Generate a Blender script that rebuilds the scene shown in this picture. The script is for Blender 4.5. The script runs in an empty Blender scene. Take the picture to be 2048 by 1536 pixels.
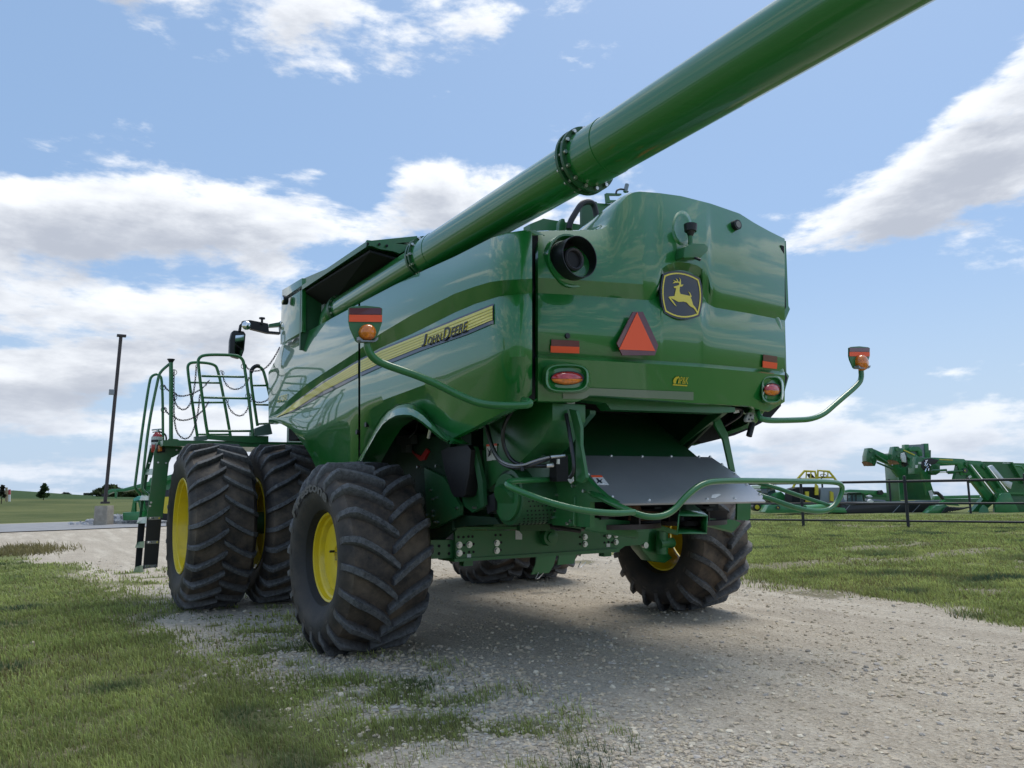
import bpy, bmesh, math, random
import numpy as np
from mathutils import Vector, Matrix
random.seed(7); rng = np.random.default_rng(7)
S = bpy.context.scene; COL = S.collection; PI = math.pi

# ------------------------------------------------------------------ camera
F, CX, CY = 1538.0, 1024.0, 768.0
CAM = Vector((-4.08205, -6.01259, 1.2951)); YAW, PIT, ROL = 0.55927, 0.1343, -0.01617
_f = Vector((math.sin(YAW)*math.cos(PIT), math.cos(YAW)*math.cos(PIT), math.sin(PIT)))
_r0 = Vector((math.cos(YAW), -math.sin(YAW), 0)); _u0 = _r0.cross(_f)
_r = _r0*math.cos(ROL) + _u0*math.sin(ROL); _u = -_r0*math.sin(ROL) + _u0*math.cos(ROL)
FH = Vector((math.sin(YAW), math.cos(YAW), 0)); RH = _r0.copy()
cd = bpy.data.cameras.new('camera'); cam = bpy.data.objects.new('camera', cd); COL.objects.link(cam)
cam.matrix_world = Matrix(((_r.x, _u.x, -_f.x, CAM.x), (_r.y, _u.y, -_f.y, CAM.y), (_r.z, _u.z, -_f.z, CAM.z), (0, 0, 0, 1)))
cd.sensor_width = 36; cd.lens = F/2048*36; cd.clip_start = 0.05; cd.clip_end = 6000
S.camera = cam

def ray(u, v): return _f + _r*((u-CX)/F) - _u*((v-CY)/F)
def P(u, v, ax, val):                 # the point seen at (u, v) on the plane axis = val
    d = ray(u, v); return CAM + d*((val-CAM[ax])/d[ax])
def PX(u, v, x): return P(u, v, 0, x)
def PY(u, v, y): return P(u, v, 1, y)
def PD(u, v, d):                      # the point at level distance d ahead
    r = ray(u, v); return CAM + r*(d/r.dot(FH))

# ------------------------------------------------------------------ light and sky
SUN_AZ, SUN_EL = math.radians(62), math.radians(64)
sd = bpy.data.lights.new('sun', 'SUN'); sd.energy = 1.1; sd.angle = math.radians(30); sd.color = (1, .95, .87)
sun = bpy.data.objects.new('sun', sd); COL.objects.link(sun)
sv = Vector((math.sin(SUN_AZ)*math.cos(SUN_EL), math.cos(SUN_AZ)*math.cos(SUN_EL), math.sin(SUN_EL)))
sun.rotation_euler = sv.to_track_quat('Z', 'Y').to_euler(); sun.location = (10, 0, 30)
S.view_settings.view_transform = 'Standard'; S.view_settings.look = 'None'; S.view_settings.gamma = 1
S.view_settings.exposure = 0.90
W = bpy.data.worlds.new('World'); S.world = W; W.use_nodes = True
nt = W.node_tree; nt.nodes.clear(); N = nt.nodes.new; L = nt.links.new
def grp_clouds():
    g = bpy.data.node_groups.new('cloud_density', 'ShaderNodeTree')
    g.interface.new_socket('Dir', in_out='INPUT', socket_type='NodeSocketVector')
    g.interface.new_socket('D', in_out='OUTPUT', socket_type='NodeSocketFloat')
    n = g.nodes.new; l = g.links.new
    gi = n('NodeGroupInput'); go = n('NodeGroupOutput')
    def M(op, a, b=None, c=None):
        m = n('ShaderNodeMath'); m.operation = op
        for i, x in enumerate((a, b, c)):
            if x is None: continue
            if isinstance(x, (int, float)): m.inputs[i].default_value = x
            else: l(x, m.inputs[i])
        return m.outputs[0]
    sep = n('ShaderNodeSeparateXYZ'); l(gi.outputs[0], sep.inputs[0])
    z = M('MAXIMUM', sep.outputs[2], 0.0); den = M('ADD', z, 0.10)
    cb = n('ShaderNodeCombineXYZ'); l(M('DIVIDE', sep.outputs[0], den), cb.inputs[0]); l(M('DIVIDE', sep.outputs[1], den), cb.inputs[1])
    # puffs are read in direction space, stretched level near the horizon
    cb2 = n('ShaderNodeVectorMath'); cb2.operation = 'MULTIPLY'; l(gi.outputs[0], cb2.inputs[0]); cb2.inputs[1].default_value = (1, 1, 2.6)
    n1 = n('ShaderNodeTexNoise'); n1.inputs['Scale'].default_value = 3.6; n1.inputs['Detail'].default_value = 10; n1.inputs['Roughness'].default_value = .60; n1.inputs['Distortion'].default_value = .25; l(cb2.outputs[0], n1.inputs['Vector'])
    n2 = n('ShaderNodeTexNoise'); n2.inputs['Scale'].default_value = .8; n2.inputs['Detail'].default_value = 5; n2.inputs['Roughness'].default_value = .55; l(cb.outputs[0], n2.inputs['Vector'])
    d = M('MULTIPLY', M('SUBTRACT', n1.outputs[0], .5), 5.6)
    d = M('ADD', d, M('MULTIPLY', M('SUBTRACT', n2.outputs[0], .52), 2.2))
    n3 = n('ShaderNodeTexNoise'); n3.inputs['Scale'].default_value = 11; n3.inputs['Detail'].default_value = 7; n3.inputs['Roughness'].default_value = .6; l(cb2.outputs[0], n3.inputs['Vector'])
    d = M('ADD', d, M('MULTIPLY', M('SUBTRACT', n3.outputs[0], .5), 2.4))
    d = M('SUBTRACT', d, .17)
    blobs = [(300, 445, 250, 75, 0, 1.25), (560, 470, 150, 60, 8, 1.1), (120, 400, 70, 40, 0, .4), (640, 20, 280, 55, 3, 1.1), (880, 385, 120, 62, 0, 1.5), (700, 370, 45, 50, 0, -1.0), (1960, 260, 150, 70, -50, 1.3), (1800, 410, 240, 55, -16, 1.3),
             (200, 610, 300, 35, 0, .8), (480, 640, 130, 40, 0, .8), (350, 720, 420, 30, 0, .9), (100, 800, 300, 35, 0, .7), (400, 850, 420, 30, 0, .8), (100, 930, 400, 25, 0, .6), (60, 500, 130, 30, 0, .6), (640, 348, 45, 20, 0, 1.0),
             (60, 690, 100, 22, 0, -.6), (310, 800, 200, 18, 0, -.6), (180, 535, 110, 18, 0, -.5),
             (1120, 45, 110, 50, 20, .5), (1620, 885, 150, 30, 0, .8), (1850, 850, 300, 36, 0, 1.2), (1750, 940, 420, 22, 0, .7), (1960, 670, 140, 40, -10, .5), (1560, 820, 110, 30, 0, .4),
             (960, 200, 200, 90, 0, -.9), (1400, 120, 260, 130, 0, -1.3), (1750, 150, 200, 80, 0, -1.3), (150, 200, 260, 110, 0, -.9), (1500, 300, 120, 80, 0, -1.2), (1750, 620, 190, 110, 0, -1.1), (560, 220, 200, 60, 0, -.9)]
    for (u, v, su, sv_, rot, amp) in blobs:
        c = ray(u, v).normalized(); R2 = _r; U2 = _u; a = math.radians(rot)
        e1 = (R2*math.cos(a) + U2*(-math.sin(a)))*(F/su); e2 = (R2*math.sin(a) + U2*math.cos(a))*(F/sv_)
        e1 -= c*e1.dot(c); e2 -= c*e2.dot(c)
        q = []
        for e in (e1, e2):
            dp = n('ShaderNodeVectorMath'); dp.operation = 'DOT_PRODUCT'; l(gi.outputs[0], dp.inputs[0]); dp.inputs[1].default_value = e
            q.append(M('MULTIPLY', dp.outputs['Value'], dp.outputs['Value']))
        dp = n('ShaderNodeVectorMath'); dp.operation = 'DOT_PRODUCT'; l(gi.outputs[0], dp.inputs[0]); dp.inputs[1].default_value = c
        ex = M('EXPONENT', M('MULTIPLY', M('ADD', q[0], q[1]), -.8))
        d = M('ADD', d, M('MULTIPLY', M('MULTIPLY', ex, M('GREATER_THAN', dp.outputs['Value'], 0)), amp))
    l(d, go.inputs[0]); return g
CG = grp_clouds()
def WM(op, a, b=None):
    m = N('ShaderNodeMath'); m.operation = op
    for i, x in enumerate((a, b)):
        if x is None: continue
        if isinstance(x, (int, float)): m.inputs[i].default_value = x
        else: L(x, m.inputs[i])
    return m.outputs[0]
def WR(x, a, b, c=0, d=1):
    m = N('ShaderNodeMapRange'); m.interpolation_type = 'SMOOTHSTEP'; L(x, m.inputs[0])
    for i, q in enumerate((a, b, c, d)): m.inputs[i+1].default_value = q
    return m.outputs[0]
def WX(f, a, b):
    m = N('ShaderNodeMix'); m.data_type = 'RGBA'
    if isinstance(f, (int, float)): m.inputs[0].default_value = f
    else: L(f, m.inputs[0])
    for i, x in ((6, a), (7, b)):
        if isinstance(x, tuple): m.inputs[i].default_value = x
        else: L(x, m.inputs[i])
    return m.outputs[2]
tc = N('ShaderNodeTexCoord')
sky = N('ShaderNodeTexSky'); sky.sky_type = 'NISHITA'; sky.sun_disc = False; sky.sun_elevation = SUN_EL; sky.sun_rotation = SUN_AZ
sky.air_density = 1.0; sky.dust_density = 1.2; sky.ozone_density = 1.6
WSTR = 0.105
g1 = N('ShaderNodeGroup'); g1.node_tree = CG; L(tc.outputs['Generated'], g1.inputs[0])
va = N('ShaderNodeVectorMath'); va.operation = 'ADD'; L(tc.outputs['Generated'], va.inputs[0]); va.inputs[1].default_value = (.012, 0, .035)
vn = N('ShaderNodeVectorMath'); vn.operation = 'NORMALIZE'; L(va.outputs[0], vn.inputs[0])
g2 = N('ShaderNodeGroup'); g2.node_tree = CG; L(vn.outputs[0], g2.inputs[0])
alpha = WR(g1.outputs[0], -.25, .55)
shade = WR(WM('ADD', WM('MULTIPLY', g2.outputs[0], .75), WM('MULTIPLY', g1.outputs[0], .25)), -.25, 1.45)
k = .955/WSTR
ccol = WX(shade, (.60*k, .615*k, .635*k, 1), (.30*k, .32*k, .365*k, 1))
sz = N('ShaderNodeSeparateXYZ'); L(tc.outputs['Generated'], sz.inputs[0])
skc = WX(.72, sky.outputs[0], (.158*k, .250*k, .395*k, 1))
hz = WR(sz.outputs[2], .30, 0.0)
skc = WX(WM('MULTIPLY', hz, .72), skc, (.32*k, .40*k, .50*k, 1))
ccol = WX(WM('MULTIPLY', WR(sz.outputs[2], .14, 0.0), .5), ccol, (.34*k, .39*k, .48*k, 1))
mixc = WX(WM('MULTIPLY', alpha, .94), skc, ccol)
bg = N('ShaderNodeBackground'); L(mixc, bg.inputs[0]); bg.inputs[1].default_value = WSTR
wo = N('ShaderNodeOutputWorld'); L(bg.outputs[0], wo.inputs[0])

# ------------------------------------------------------------------ helpers
def V(*a): return Vector(a)
class MB:
    def __init__(s): s.v = []; s.f = []; s.m = []
    def mark(s): s.m.append((len(s.v), len(s.f))); return s
    def builds(s, name, mat, parent=None, smooth=35):
        """each marked piece becomes an object of its own"""
        e = s.m+[(len(s.v), len(s.f))]
        for (v0, f0_), (v1, f1_) in zip(e[:-1], e[1:]):
            q = MB(); q.v = s.v[v0:v1]; q.f = [tuple(i-v0 for i in f) for f in s.f[f0_:f1_]]; q.build(name, mat, parent, smooth)
    def add(s, vs, fs):
        b = len(s.v); s.v += [tuple(x) for x in vs]; s.f += [tuple(i+b for i in f) for f in fs]; return s
    def prism(s, pts, ext):
        n = len(pts); pts = [Vector(p) for p in pts]; ext = Vector(ext)
        nn = Vector((0, 0, 0))
        for i in range(n): nn += pts[i].cross(pts[(i+1) % n])
        if nn.dot(ext) > 0: pts = pts[::-1]
        vs = pts + [p+ext for p in pts]
        fs = [tuple(range(n)), tuple(range(2*n-1, n-1, -1))] + [(i, i+n, (i+1) % n+n, (i+1) % n) for i in range(n)]
        return s.add(vs, fs)
    def box(s, a, b):
        x0, y0, z0 = (min(a[i], b[i]) for i in range(3)); x1, y1, z1 = (max(a[i], b[i]) for i in range(3))
        return s.prism([(x0, y0, z0), (x1, y0, z0), (x1, y1, z0), (x0, y1, z0)], (0, 0, z1-z0))
    def cyl(s, p0, p1, r0, r1=None, n=12, caps=True):
        p0 = Vector(p0); p1 = Vector(p1); r1 = r0 if r1 is None else r1; d = (p1-p0)
        if d.length < 1e-7: return s
        d.normalize(); a = d.orthogonal().normalized(); b = d.cross(a)
        vs = []
        for p, r in ((p0, r0), (p1, r1)):
            vs += [p + (a*math.cos(2*PI*i/n) + b*math.sin(2*PI*i/n))*r for i in range(n)]
        fs = [(i, (i+1) % n, (i+1) % n+n, i+n) for i in range(n)]
        if caps: fs += [tuple(range(n-1, -1, -1)), tuple(range(n, 2*n))]
        return s.add(vs, fs)
    def tube(s, pts, r, n=10, closed=False, caps=True):
        pts = [Vector(p) for p in pts]; m = len(pts); vs = []; pa = None
        for i, p in enumerate(pts):
            if closed: t = pts[(i+1) % m]-pts[i-1]
            else: t = pts[min(i+1, m-1)]-pts[max(i-1, 0)]
            t.normalize()
            if pa is None: a = t.orthogonal().normalized()
            else: a = (pa - t*pa.dot(t)); a = a.normalized() if a.length > 1e-6 else t.orthogonal().normalized()
            pa = a; b = t.cross(a); rr = r[i] if isinstance(r, (list, tuple)) else r
            vs += [p + (a*math.cos(2*PI*j/n)+b*math.sin(2*PI*j/n))*rr for j in range(n)]
        fs = []
        for i in range(m if closed else m-1):
            o = i*n; q = ((i+1) % m)*n
            fs += [(o+j, o+(j+1) % n, q+(j+1) % n, q+j) for j in range(n)]
        if not closed and caps: fs += [tuple(range(n-1, -1, -1)), tuple(range((m-1)*n, m*n))]
        return s.add(vs, fs)
    def sph(s, c, r, n=10, m=6, sc=(1, 1, 1)):
        c = Vector(c); vs = [c+V(0, 0, r*sc[2])]
        for j in range(1, m):
            th = PI*j/m
            for i in range(n):
                ph = 2*PI*i/n; vs.append(c+V(r*sc[0]*math.sin(th)*math.cos(ph), r*sc[1]*math.sin(th)*math.sin(ph), r*sc[2]*math.cos(th)))
        vs.append(c-V(0, 0, r*sc[2])); fs = [(0, 1+i, 1+(i+1) % n) for i in range(n)]
        for j in range(m-2):
            o = 1+j*n; fs += [(o+i, o+n+i, o+n+(i+1) % n, o+(i+1) % n) for i in range(n)]
        o = 1+(m-2)*n; fs += [(o+i, len(vs)-1, o+(i+1) % n) for i in range(n)]
        return s.add(vs, fs)
    def grid(s, rows, flip=False):
        n = len(rows[0]); vs = [p for r in rows for p in r]; fs = []
        for i in range(len(rows)-1):
            for j in range(n-1):
                q = (i*n+j, i*n+j+1, (i+1)*n+j+1, (i+1)*n+j); fs.append(q[::-1] if flip else q)
        return s.add(vs, fs)
    def lathe(s, prof, c, ax='X', n=48, closed=True):
        vs = []; c = Vector(c)
        for i in range(n):
            a = 2*PI*i/n
            for (h, r) in prof:
                vs.append(c + (V(h, r*math.sin(a), r*math.cos(a)) if ax == 'X' else V(r*math.cos(a), h, r*math.sin(a)) if ax == 'Y' else V(r*math.cos(a), r*math.sin(a), h)))
        m = len(prof); fs = []
        for i in range(n):
            for j in range(m-1 if not closed else m):
                k2 = (j+1) % m; i2 = (i+1) % n; fs.append((i*m+j, i2*m+j, i2*m+k2, i*m+k2))
        return s.add(vs, fs)
    def build(s, name, mat, parent=None, smooth=35, bevel=0, solid=0):
        me = bpy.data.meshes.new(name); me.from_pydata(s.v, [], s.f); me.update()
        me.materials.append(mat)
        if bevel or solid or smooth:
            bm = bmesh.new(); bm.from_mesh(me); bmesh.ops.recalc_face_normals(bm, faces=bm.faces)
            if bevel: bmesh.ops.bevel(bm, geom=list(bm.edges), offset=bevel, segments=2, affect='EDGES', profile=.6, clamp_overlap=True)
            bm.to_mesh(me); bm.free()
        if smooth:
            me.polygons.foreach_set('use_smooth', [True]*len(me.polygons)); me.set_sharp_from_angle(angle=math.radians(smooth))
        o = bpy.data.objects.new(name, me); COL.objects.link(o)
        if solid:
            md = o.modifiers.new('s', 'SOLIDIFY'); md.thickness = solid; md.offset = -1
        hang(o, parent); return o
WL = {}
def hang(o, parent, at=None):
    """parent o, whose mesh is in world coordinates (or stands at the world point `at`)"""
    if at is not None: o.location = at
    WL[o.name] = Vector(at) if at is not None else Vector((0, 0, 0))
    if parent is not None: o.parent = parent; o.matrix_parent_inverse = Matrix.Translation(-WL[parent.name])
    return o
def part_empty(name, loc, parent):
    o = bpy.data.objects.new(name, None); COL.objects.link(o); o.empty_display_size = .1; return hang(o, parent, loc)
def put(name, me, parent, loc):
    o = bpy.data.objects.new(name, me); COL.objects.link(o); return hang(o, parent, loc)
def tag(o, label=None, cat=None, group=None, kind=None):
    if label: o['label'] = label
    if cat: o['category'] = cat
    if group: o['group'] = group
    if kind: o['kind'] = kind
    return o
def thing(name, loc, label, cat, group=None):
    o = bpy.data.objects.new(name, None); COL.objects.link(o); o.location = loc; o.empty_display_size = .2; WL[o.name] = Vector(loc)
    return tag(o, label, cat, group)
def chaikin(pts, it=2, closed=False):
    pts = [Vector(p) for p in pts]
    for _ in range(it):
        q = [] if closed else [pts[0]]
        m = len(pts)
        for i in range(m if closed else m-1):
            a, b = pts[i], pts[(i+1) % m]; q += [a*.75+b*.25, a*.25+b*.75]
        if not closed: q.append(pts[-1])
        pts = q
    return pts
def ipl(tab, x): return float(np.interp(x, [t[0] for t in tab], [t[1] for t in tab]))
_tc = {}
def text2d(s, shear=0.0, bold=0.0):
    key = (s, shear, bold)
    if key in _tc: return _tc[key]
    cu = bpy.data.curves.new('t', 'FONT'); cu.body = s; cu.shear = shear; cu.offset = bold; cu.resolution_u = 3
    o = bpy.data.objects.new('t', cu); COL.objects.link(o); bpy.context.view_layer.update()
    me = bpy.data.meshes.new_from_object(o.evaluated_get(bpy.context.evaluated_depsgraph_get()))
    vs = [(v.co.x, v.co.y) for v in me.vertices]; fs = [tuple(p.vertices) for p in me.polygons]
    bpy.data.objects.remove(o); bpy.data.curves.remove(cu); bpy.data.meshes.remove(me)
    x0 = min(v[0] for v in vs); x1 = max(v[0] for v in vs); y0 = min(v[1] for v in vs); y1 = max(v[1] for v in vs)
    r = ([((a-x0)/(x1-x0), (b-y0)/(y1-y0)) for a, b in vs], fs); _tc[key] = r
    return r
def bil(q, s, t):          # q: bottom-left, bottom-right, top-right, top-left
    a = [q[0][i]*(1-s)+q[1][i]*s for i in range(len(q[0]))]; b = [q[3][i]*(1-s)+q[2][i]*s for i in range(len(q[0]))]
    return [a[i]*(1-t)+b[i]*t for i in range(len(a))]
def put_text(mb, s, quad, fn, shear=0.0, bold=0.0):
    vs, fs = text2d(s, shear, bold)
    return mb.add([fn(*bil(quad, x, y)) for x, y in vs], fs)

# ------------------------------------------------------------------ materials
def mat(name, col, rough=.5, metal=0, coat=0, var=0, vscale=3, bump=0, bscale=40, dust=None, alpha=None, spec=None, coatr=.03):
    m = bpy.data.materials.new(name); m.use_nodes = True; t = m.node_tree; b = t.nodes['Principled BSDF']
    b.inputs['Base Color'].default_value = (*col, 1); b.inputs['Roughness'].default_value = rough; b.inputs['Metallic'].default_value = metal
    b.inputs['Coat Weight'].default_value = coat; b.inputs['Coat Roughness'].default_value = coatr
    if spec is not None: b.inputs['Specular IOR Level'].default_value = spec
    tcn = t.nodes.new('ShaderNodeTexCoord')
    if var or dust:
        n = t.nodes.new('ShaderNodeTexNoise'); n.inputs['Scale'].default_value = vscale; n.inputs['Detail'].default_value = 8; n.inputs['Roughness'].default_value = .65
        t.links.new(tcn.outputs['Object'], n.inputs['Vector'])
        mx = t.nodes.new('ShaderNodeMix'); mx.data_type = 'RGBA'
        mr = t.nodes.new('ShaderNodeMapRange'); mr.inputs[1].default_value = .38; mr.inputs[2].default_value = .68
        t.links.new(n.outputs[0], mr.inputs[0])
        if dust: mr.inputs[1].default_value = dust[2]; mr.inputs[2].default_value = dust[3]; mr.inputs[4].default_value = dust[1]
        t.links.new(mr.outputs[0], mx.inputs[0])
        if dust: a, c2 = col, dust[0]
        else: a = tuple(c*(1-var) for c in col); c2 = tuple(min(1, c*(1+var)) for c in col)
        mx.inputs[6].default_value = (*a, 1); mx.inputs[7].default_value = (*c2, 1)
        t.links.new(mx.outputs[2], b.inputs['Base Color'])
    if bump:
        n = t.nodes.new('ShaderNodeTexNoise'); n.inputs['Scale'].default_value = bscale; n.inputs['Detail'].default_value = 4
        t.links.new(tcn.outputs['Object'], n.inputs['Vector'])
        bp = t.nodes.new('ShaderNodeBump'); bp.inputs['Strength'].default_value = bump; bp.inputs['Distance'].default_value = .01
        t.links.new(n.outputs[0], bp.inputs['Height']); t.links.new(bp.outputs[0], b.inputs['Normal']); t.links.new(bp.outputs[0], b.inputs['Coat Normal'])
    return m
def attr_mat(name, attr, rough=.8, mul=1.0, trans=0):
    m = bpy.data.materials.new(name); m.use_nodes = True; t = m.node_tree; b = t.nodes['Principled BSDF']
    a = t.nodes.new('ShaderNodeAttribute'); a.attribute_name = attr; t.links.new(a.outputs['Color'], b.inputs['Base Color'])
    b.inputs['Roughness'].default_value = rough; b.inputs['Specular IOR Level'].default_value = .25
    return m
G_PAINT = mat('green_paint', (.010, .165, .027), .32, coat=1, bump=.03, bscale=2.2, dust=((.05, .13, .05), .16, .5, .9), vscale=1.2)
G_SATIN = mat('green_satin', (.018, .150, .038), .38, coat=.35, coatr=.2, dust=((.09, .12, .07), .55, .45, .85), vscale=4)
G_FRAME = mat('green_frame', (.012, .095, .028), .45, coat=.2, coatr=.25, dust=((.06, .08, .05), .5, .45, .8), vscale=5)
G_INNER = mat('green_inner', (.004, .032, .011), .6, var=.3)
G_TUBE = mat('green_tube', (.022, .17, .045), .33, coat=.6, coatr=.1, var=.1, vscale=6)
G_FAR = mat('green_far', (.022, .19, .052), .35, coat=.5, var=.15)
BLACK = mat('black_plastic', (.012, .013, .016), .42, var=.2)
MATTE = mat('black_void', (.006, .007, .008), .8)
RUBH = mat('black_hose', (.014, .015, .02), .35, coat=.3)
STEEL = mat('zinc_steel', (.62, .63, .62), .3, metal=1, var=.15, vscale=60)
STAIN = mat('stainless_sheet', (.44, .45, .47), .34, metal=.65, var=.06, vscale=2.5, bump=.02, bscale=8)
CHROME = mat('chrome', (.8, .82, .84), .05, metal=1)
YELL = mat('yellow_rim', (.78, .58, .012), .4, coat=.4, coatr=.15, dust=((.30, .24, .05), .4, .5, .85), vscale=9)
YDEC = mat('yellow_decal', (.80, .66, .06), .4, coat=.5)
INK = mat('lettering_black', (.006, .007, .010), .5)
KDEC = mat('dark_decal', (.022, .027, .042), .4, coat=.5)
REDM = mat('maroon_reflector', (.11, .008, .018), .3, coat=.8)
ORAN = mat('orange_reflector', (1.0, .12, .035), .6, coat=.1)
AMBER = mat('amber_lens', (.80, .20, .01), .15, coat=1, var=.35, vscale=40)
REDL = mat('red_lens', (.50, .012, .015), .12, coat=1, var=.3, vscale=40)
WHITE = mat('white_label', (.72, .72, .70), .5, var=.1, vscale=80)
GLASS = mat('dark_glass', (.03, .06, .06), .05, coat=1)
REDP = mat('red_paint', (.42, .015, .015), .3, coat=.7)
RUST = mat('rusty_plate', (.15, .075, .04), .8, var=.5, vscale=30)
CONC = mat('concrete', (.36, .32, .26), .9, var=.2, vscale=4, bump=.3, bscale=30)
BROWN = mat('brown_steel', (.045, .035, .035), .5, var=.2)
FENCE = mat('black_pipe', (.013, .015, .020), .5)
YFAR = mat('yellow_paint', (.62, .50, .03), .4, coat=.4)
GREYP = mat('grey_panel', (.22, .25, .28), .4, coat=.3)
WOOD = mat('wood_block', (.24, .12, .05), .8, var=.3)
MESHK = mat('black_grille', (.02, .02, .022), .5, metal=.5, var=.4, vscale=300)
def tyre_mat():
    m = mat('tyre_rubber', (.017, .017, .018), .62)
    t = m.node_tree; b = t.nodes['Principled BSDF']; tcn = t.nodes['Texture Coordinate']
    # dried dirt clings between the lugs (small radius), grey scuffs on the lug tops
    ar = t.nodes.new('ShaderNodeAttribute'); ar.attribute_name = 'wear'
    n1 = t.nodes.new('ShaderNodeTexNoise'); n1.inputs['Scale'].default_value = 4; n1.inputs['Detail'].default_value = 9; n1.inputs['Roughness'].default_value = .7; t.links.new(tcn.outputs['Object'], n1.inputs['Vector'])
    n2 = t.nodes.new('ShaderNodeTexNoise'); n2.inputs['Scale'].default_value = 28; n2.inputs['Detail'].default_value = 6; n2.inputs['Roughness'].default_value = .8; t.links.new(tcn.outputs['Object'], n2.inputs['Vector'])
    sp = t.nodes.new('ShaderNodeSeparateColor'); t.links.new(ar.outputs['Color'], sp.inputs[0])
    def mx(f, a, c):
        q = t.nodes.new('ShaderNodeMix'); q.data_type = 'RGBA'; t.links.new(f, q.inputs[0])
        for i, x in ((6, a), (7, c)):
            if isinstance(x, tuple): q.inputs[i].default_value = x
            else: t.links.new(x, q.inputs[i])
        return q.outputs[2]
    def ma(op, a, c):
        q = t.nodes.new('ShaderNodeMath'); q.operation = op; q.use_clamp = True
        for i, x in enumerate((a, c)):
            if isinstance(x, float): q.inputs[i].default_value = x
            else: t.links.new(x, q.inputs[i])
        return q.outputs[0]
    def mr(x, a, c):
        q = t.nodes.new('ShaderNodeMapRange'); t.links.new(x, q.inputs[0]); q.inputs[1].default_value = a; q.inputs[2].default_value = c; return q.outputs[0]
    dirt = ma('MULTIPLY', sp.outputs[0], mr(n1.outputs[0], .36, .66)); scuff = ma('MULTIPLY', sp.outputs[1], mr(n2.outputs[0], .30, .60))
    c = mx(dirt, (.014, .014, .016, 1), (.15, .112, .080, 1)); c = mx(scuff, c, (.14, .143, .148, 1))
    t.links.new(c, b.inputs['Base Color'])
    bp = t.nodes.new('ShaderNodeBump'); bp.inputs['Strength'].default_value = .5; bp.inputs['Distance'].default_value = .004
    t.links.new(n2.outputs[0], bp.inputs['Height']); t.links.new(bp.outputs[0], b.inputs['Normal'])
    return m
TYRE = tyre_mat()
# ------------------------------------------------------------------ noise shared by ground and grass
def _h(i, j, s):
    n = (i*374761393 + j*668265263 + s*982451653) & 0xffffffff
    n = ((n ^ (n >> 13))*1274126177) & 0xffffffff
    return ((n ^ (n >> 16)) & 0xffff)/65535.0
def vnoise(x, y, s=0):
    x = np.asarray(x, float); y = np.asarray(y, float); i = np.floor(x).astype(np.int64); j = np.floor(y).astype(np.int64)
    fx = x-i; fy = y-j; fx = fx*fx*(3-2*fx); fy = fy*fy*(3-2*fy)
    return (_h(i, j, s)*(1-fx)+_h(i+1, j, s)*fx)*(1-fy)+(_h(i, j+1, s)*(1-fx)+_h(i+1, j+1, s)*fx)*fy
def fbm(x, y, s=0, o=4):
    r = 0; a = .5; t = 0
    for k_ in range(o): r = r+a*vnoise(x*2**k_+17*k_, y*2**k_-9*k_, s+k_); t += a; a *= .55
    return r/t
def gmask(x, y):
    """grass 0..1 and lush 0..1 over the ground"""
    xl = np.interp(y, [-8, -2.9, -.6, 1.8, 4.5, 9.2, 14, 16.5, 17.5], [-2.4, -2.45, -2.6, -2.6, -2.7, -2.85, -3.8, -4.6, -60])
    xr = np.interp(y, [-9, -6, -2.5, -1.4, -.4, .7, 3, 7, 16, 27, 60], [2.0, 2.9, 3.35, 3.95, 4.0, 3.75, 4.4, 5.6, 9, 14, 60])
    n = fbm(x*1.1, y*1.1, 3, 5)-.5
    dl = (xl-x)+n*1.7; dr = (x-xr)+n*1.4
    g = np.clip(dl/.9+.10, 0, 1)
    # thin tufts on the gravel margin beside the left lawn
    g = np.maximum(g, np.clip(1.15-np.abs(x-xl-.35)/.9, 0, 1)*np.clip((fbm(x*3, y*3, 11, 3)-.48)*6, 0, 1)*.8*(y < 9))
    g = np.maximum(g, np.clip(dr/.6+.1, 0, 1)*(y < 60))
    g = np.where(y > 38.5, 1.0, g)
    g = np.where((x > xr+10) & (y < 60), 1.0, g)
    g = np.where((y > 17) & (y <= 38.5) & (x < xr), 0.0, g)
    bare = np.clip((fbm(x*.8+5, y*.8, 21, 4)-.61)*14, 0, 1)
    for (bx, by, ra, rb) in BARE: bare = np.maximum(bare, np.clip(1.5-((x-bx)/ra)**2-((y-by)/rb)**2, 0, 1)*np.clip(fbm(x*2, y*2, 31, 3)*3-.5, 0, 1))
    bare = bare*(np.hypot(x+4, y+6) < 40); gmask.bare = bare
    return g*(1-.85*bare)
BARE = [(P(u, v, 2, 0).x, P(u, v, 2, 0).y, a, b) for u, v, a, b in ((1660, 1125, 1.4, .45), (1800, 1122, 1.1, .35), (1780, 1092, 1.6, .5), (1930, 1105, 1.5, .4), (60, 1290, .2, .12), (1950, 1185, .5, .3))]
def height(x, y):
    d = np.hypot(x+4, y+6)
    z = .035*(fbm(x*.35, y*.35, 41, 3)-.5)*np.clip((np.hypot(x, (y-1.8)*.8)-3.2)/2, 0, 1)
    z = z+.02*(fbm(x*2.2, y*2.2, 43, 3)-.5)*np.clip(gmask(x, y), 0, 1)*(d < 40)
    far = np.clip((y-46)/45, 0, 1); far = far*far*(3-2*far)
    left = np.clip((30-x)/40, 0, 1)
    z = z+far*1.05*left+np.clip((y-120)/300, 0, 1)*(1.6+2.2*fbm(x*.006+3, y*.004, 51, 3))*left
    dd = (x-CAM.x)*FH.x+(y-CAM.y)*FH.y; az = np.degrees(np.arctan2(x-CAM.x, y-CAM.y)); wr = np.clip((az-34)/14, 0, 1)
    return z-np.clip(dd-38, 0, None)*.0205*wr
def axis_grid(c, n, a=1.5, k_=7.0):
    s = np.linspace(-1, 1, n); return c+a*np.sinh(k_*s)
gx = axis_grid(-2.6, 560); gy = axis_grid(-2.2, 560)
X, Y = np.meshgrid(gx, gy); Z = height(X, Y); nx = len(gx); ny = len(gy)
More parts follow.
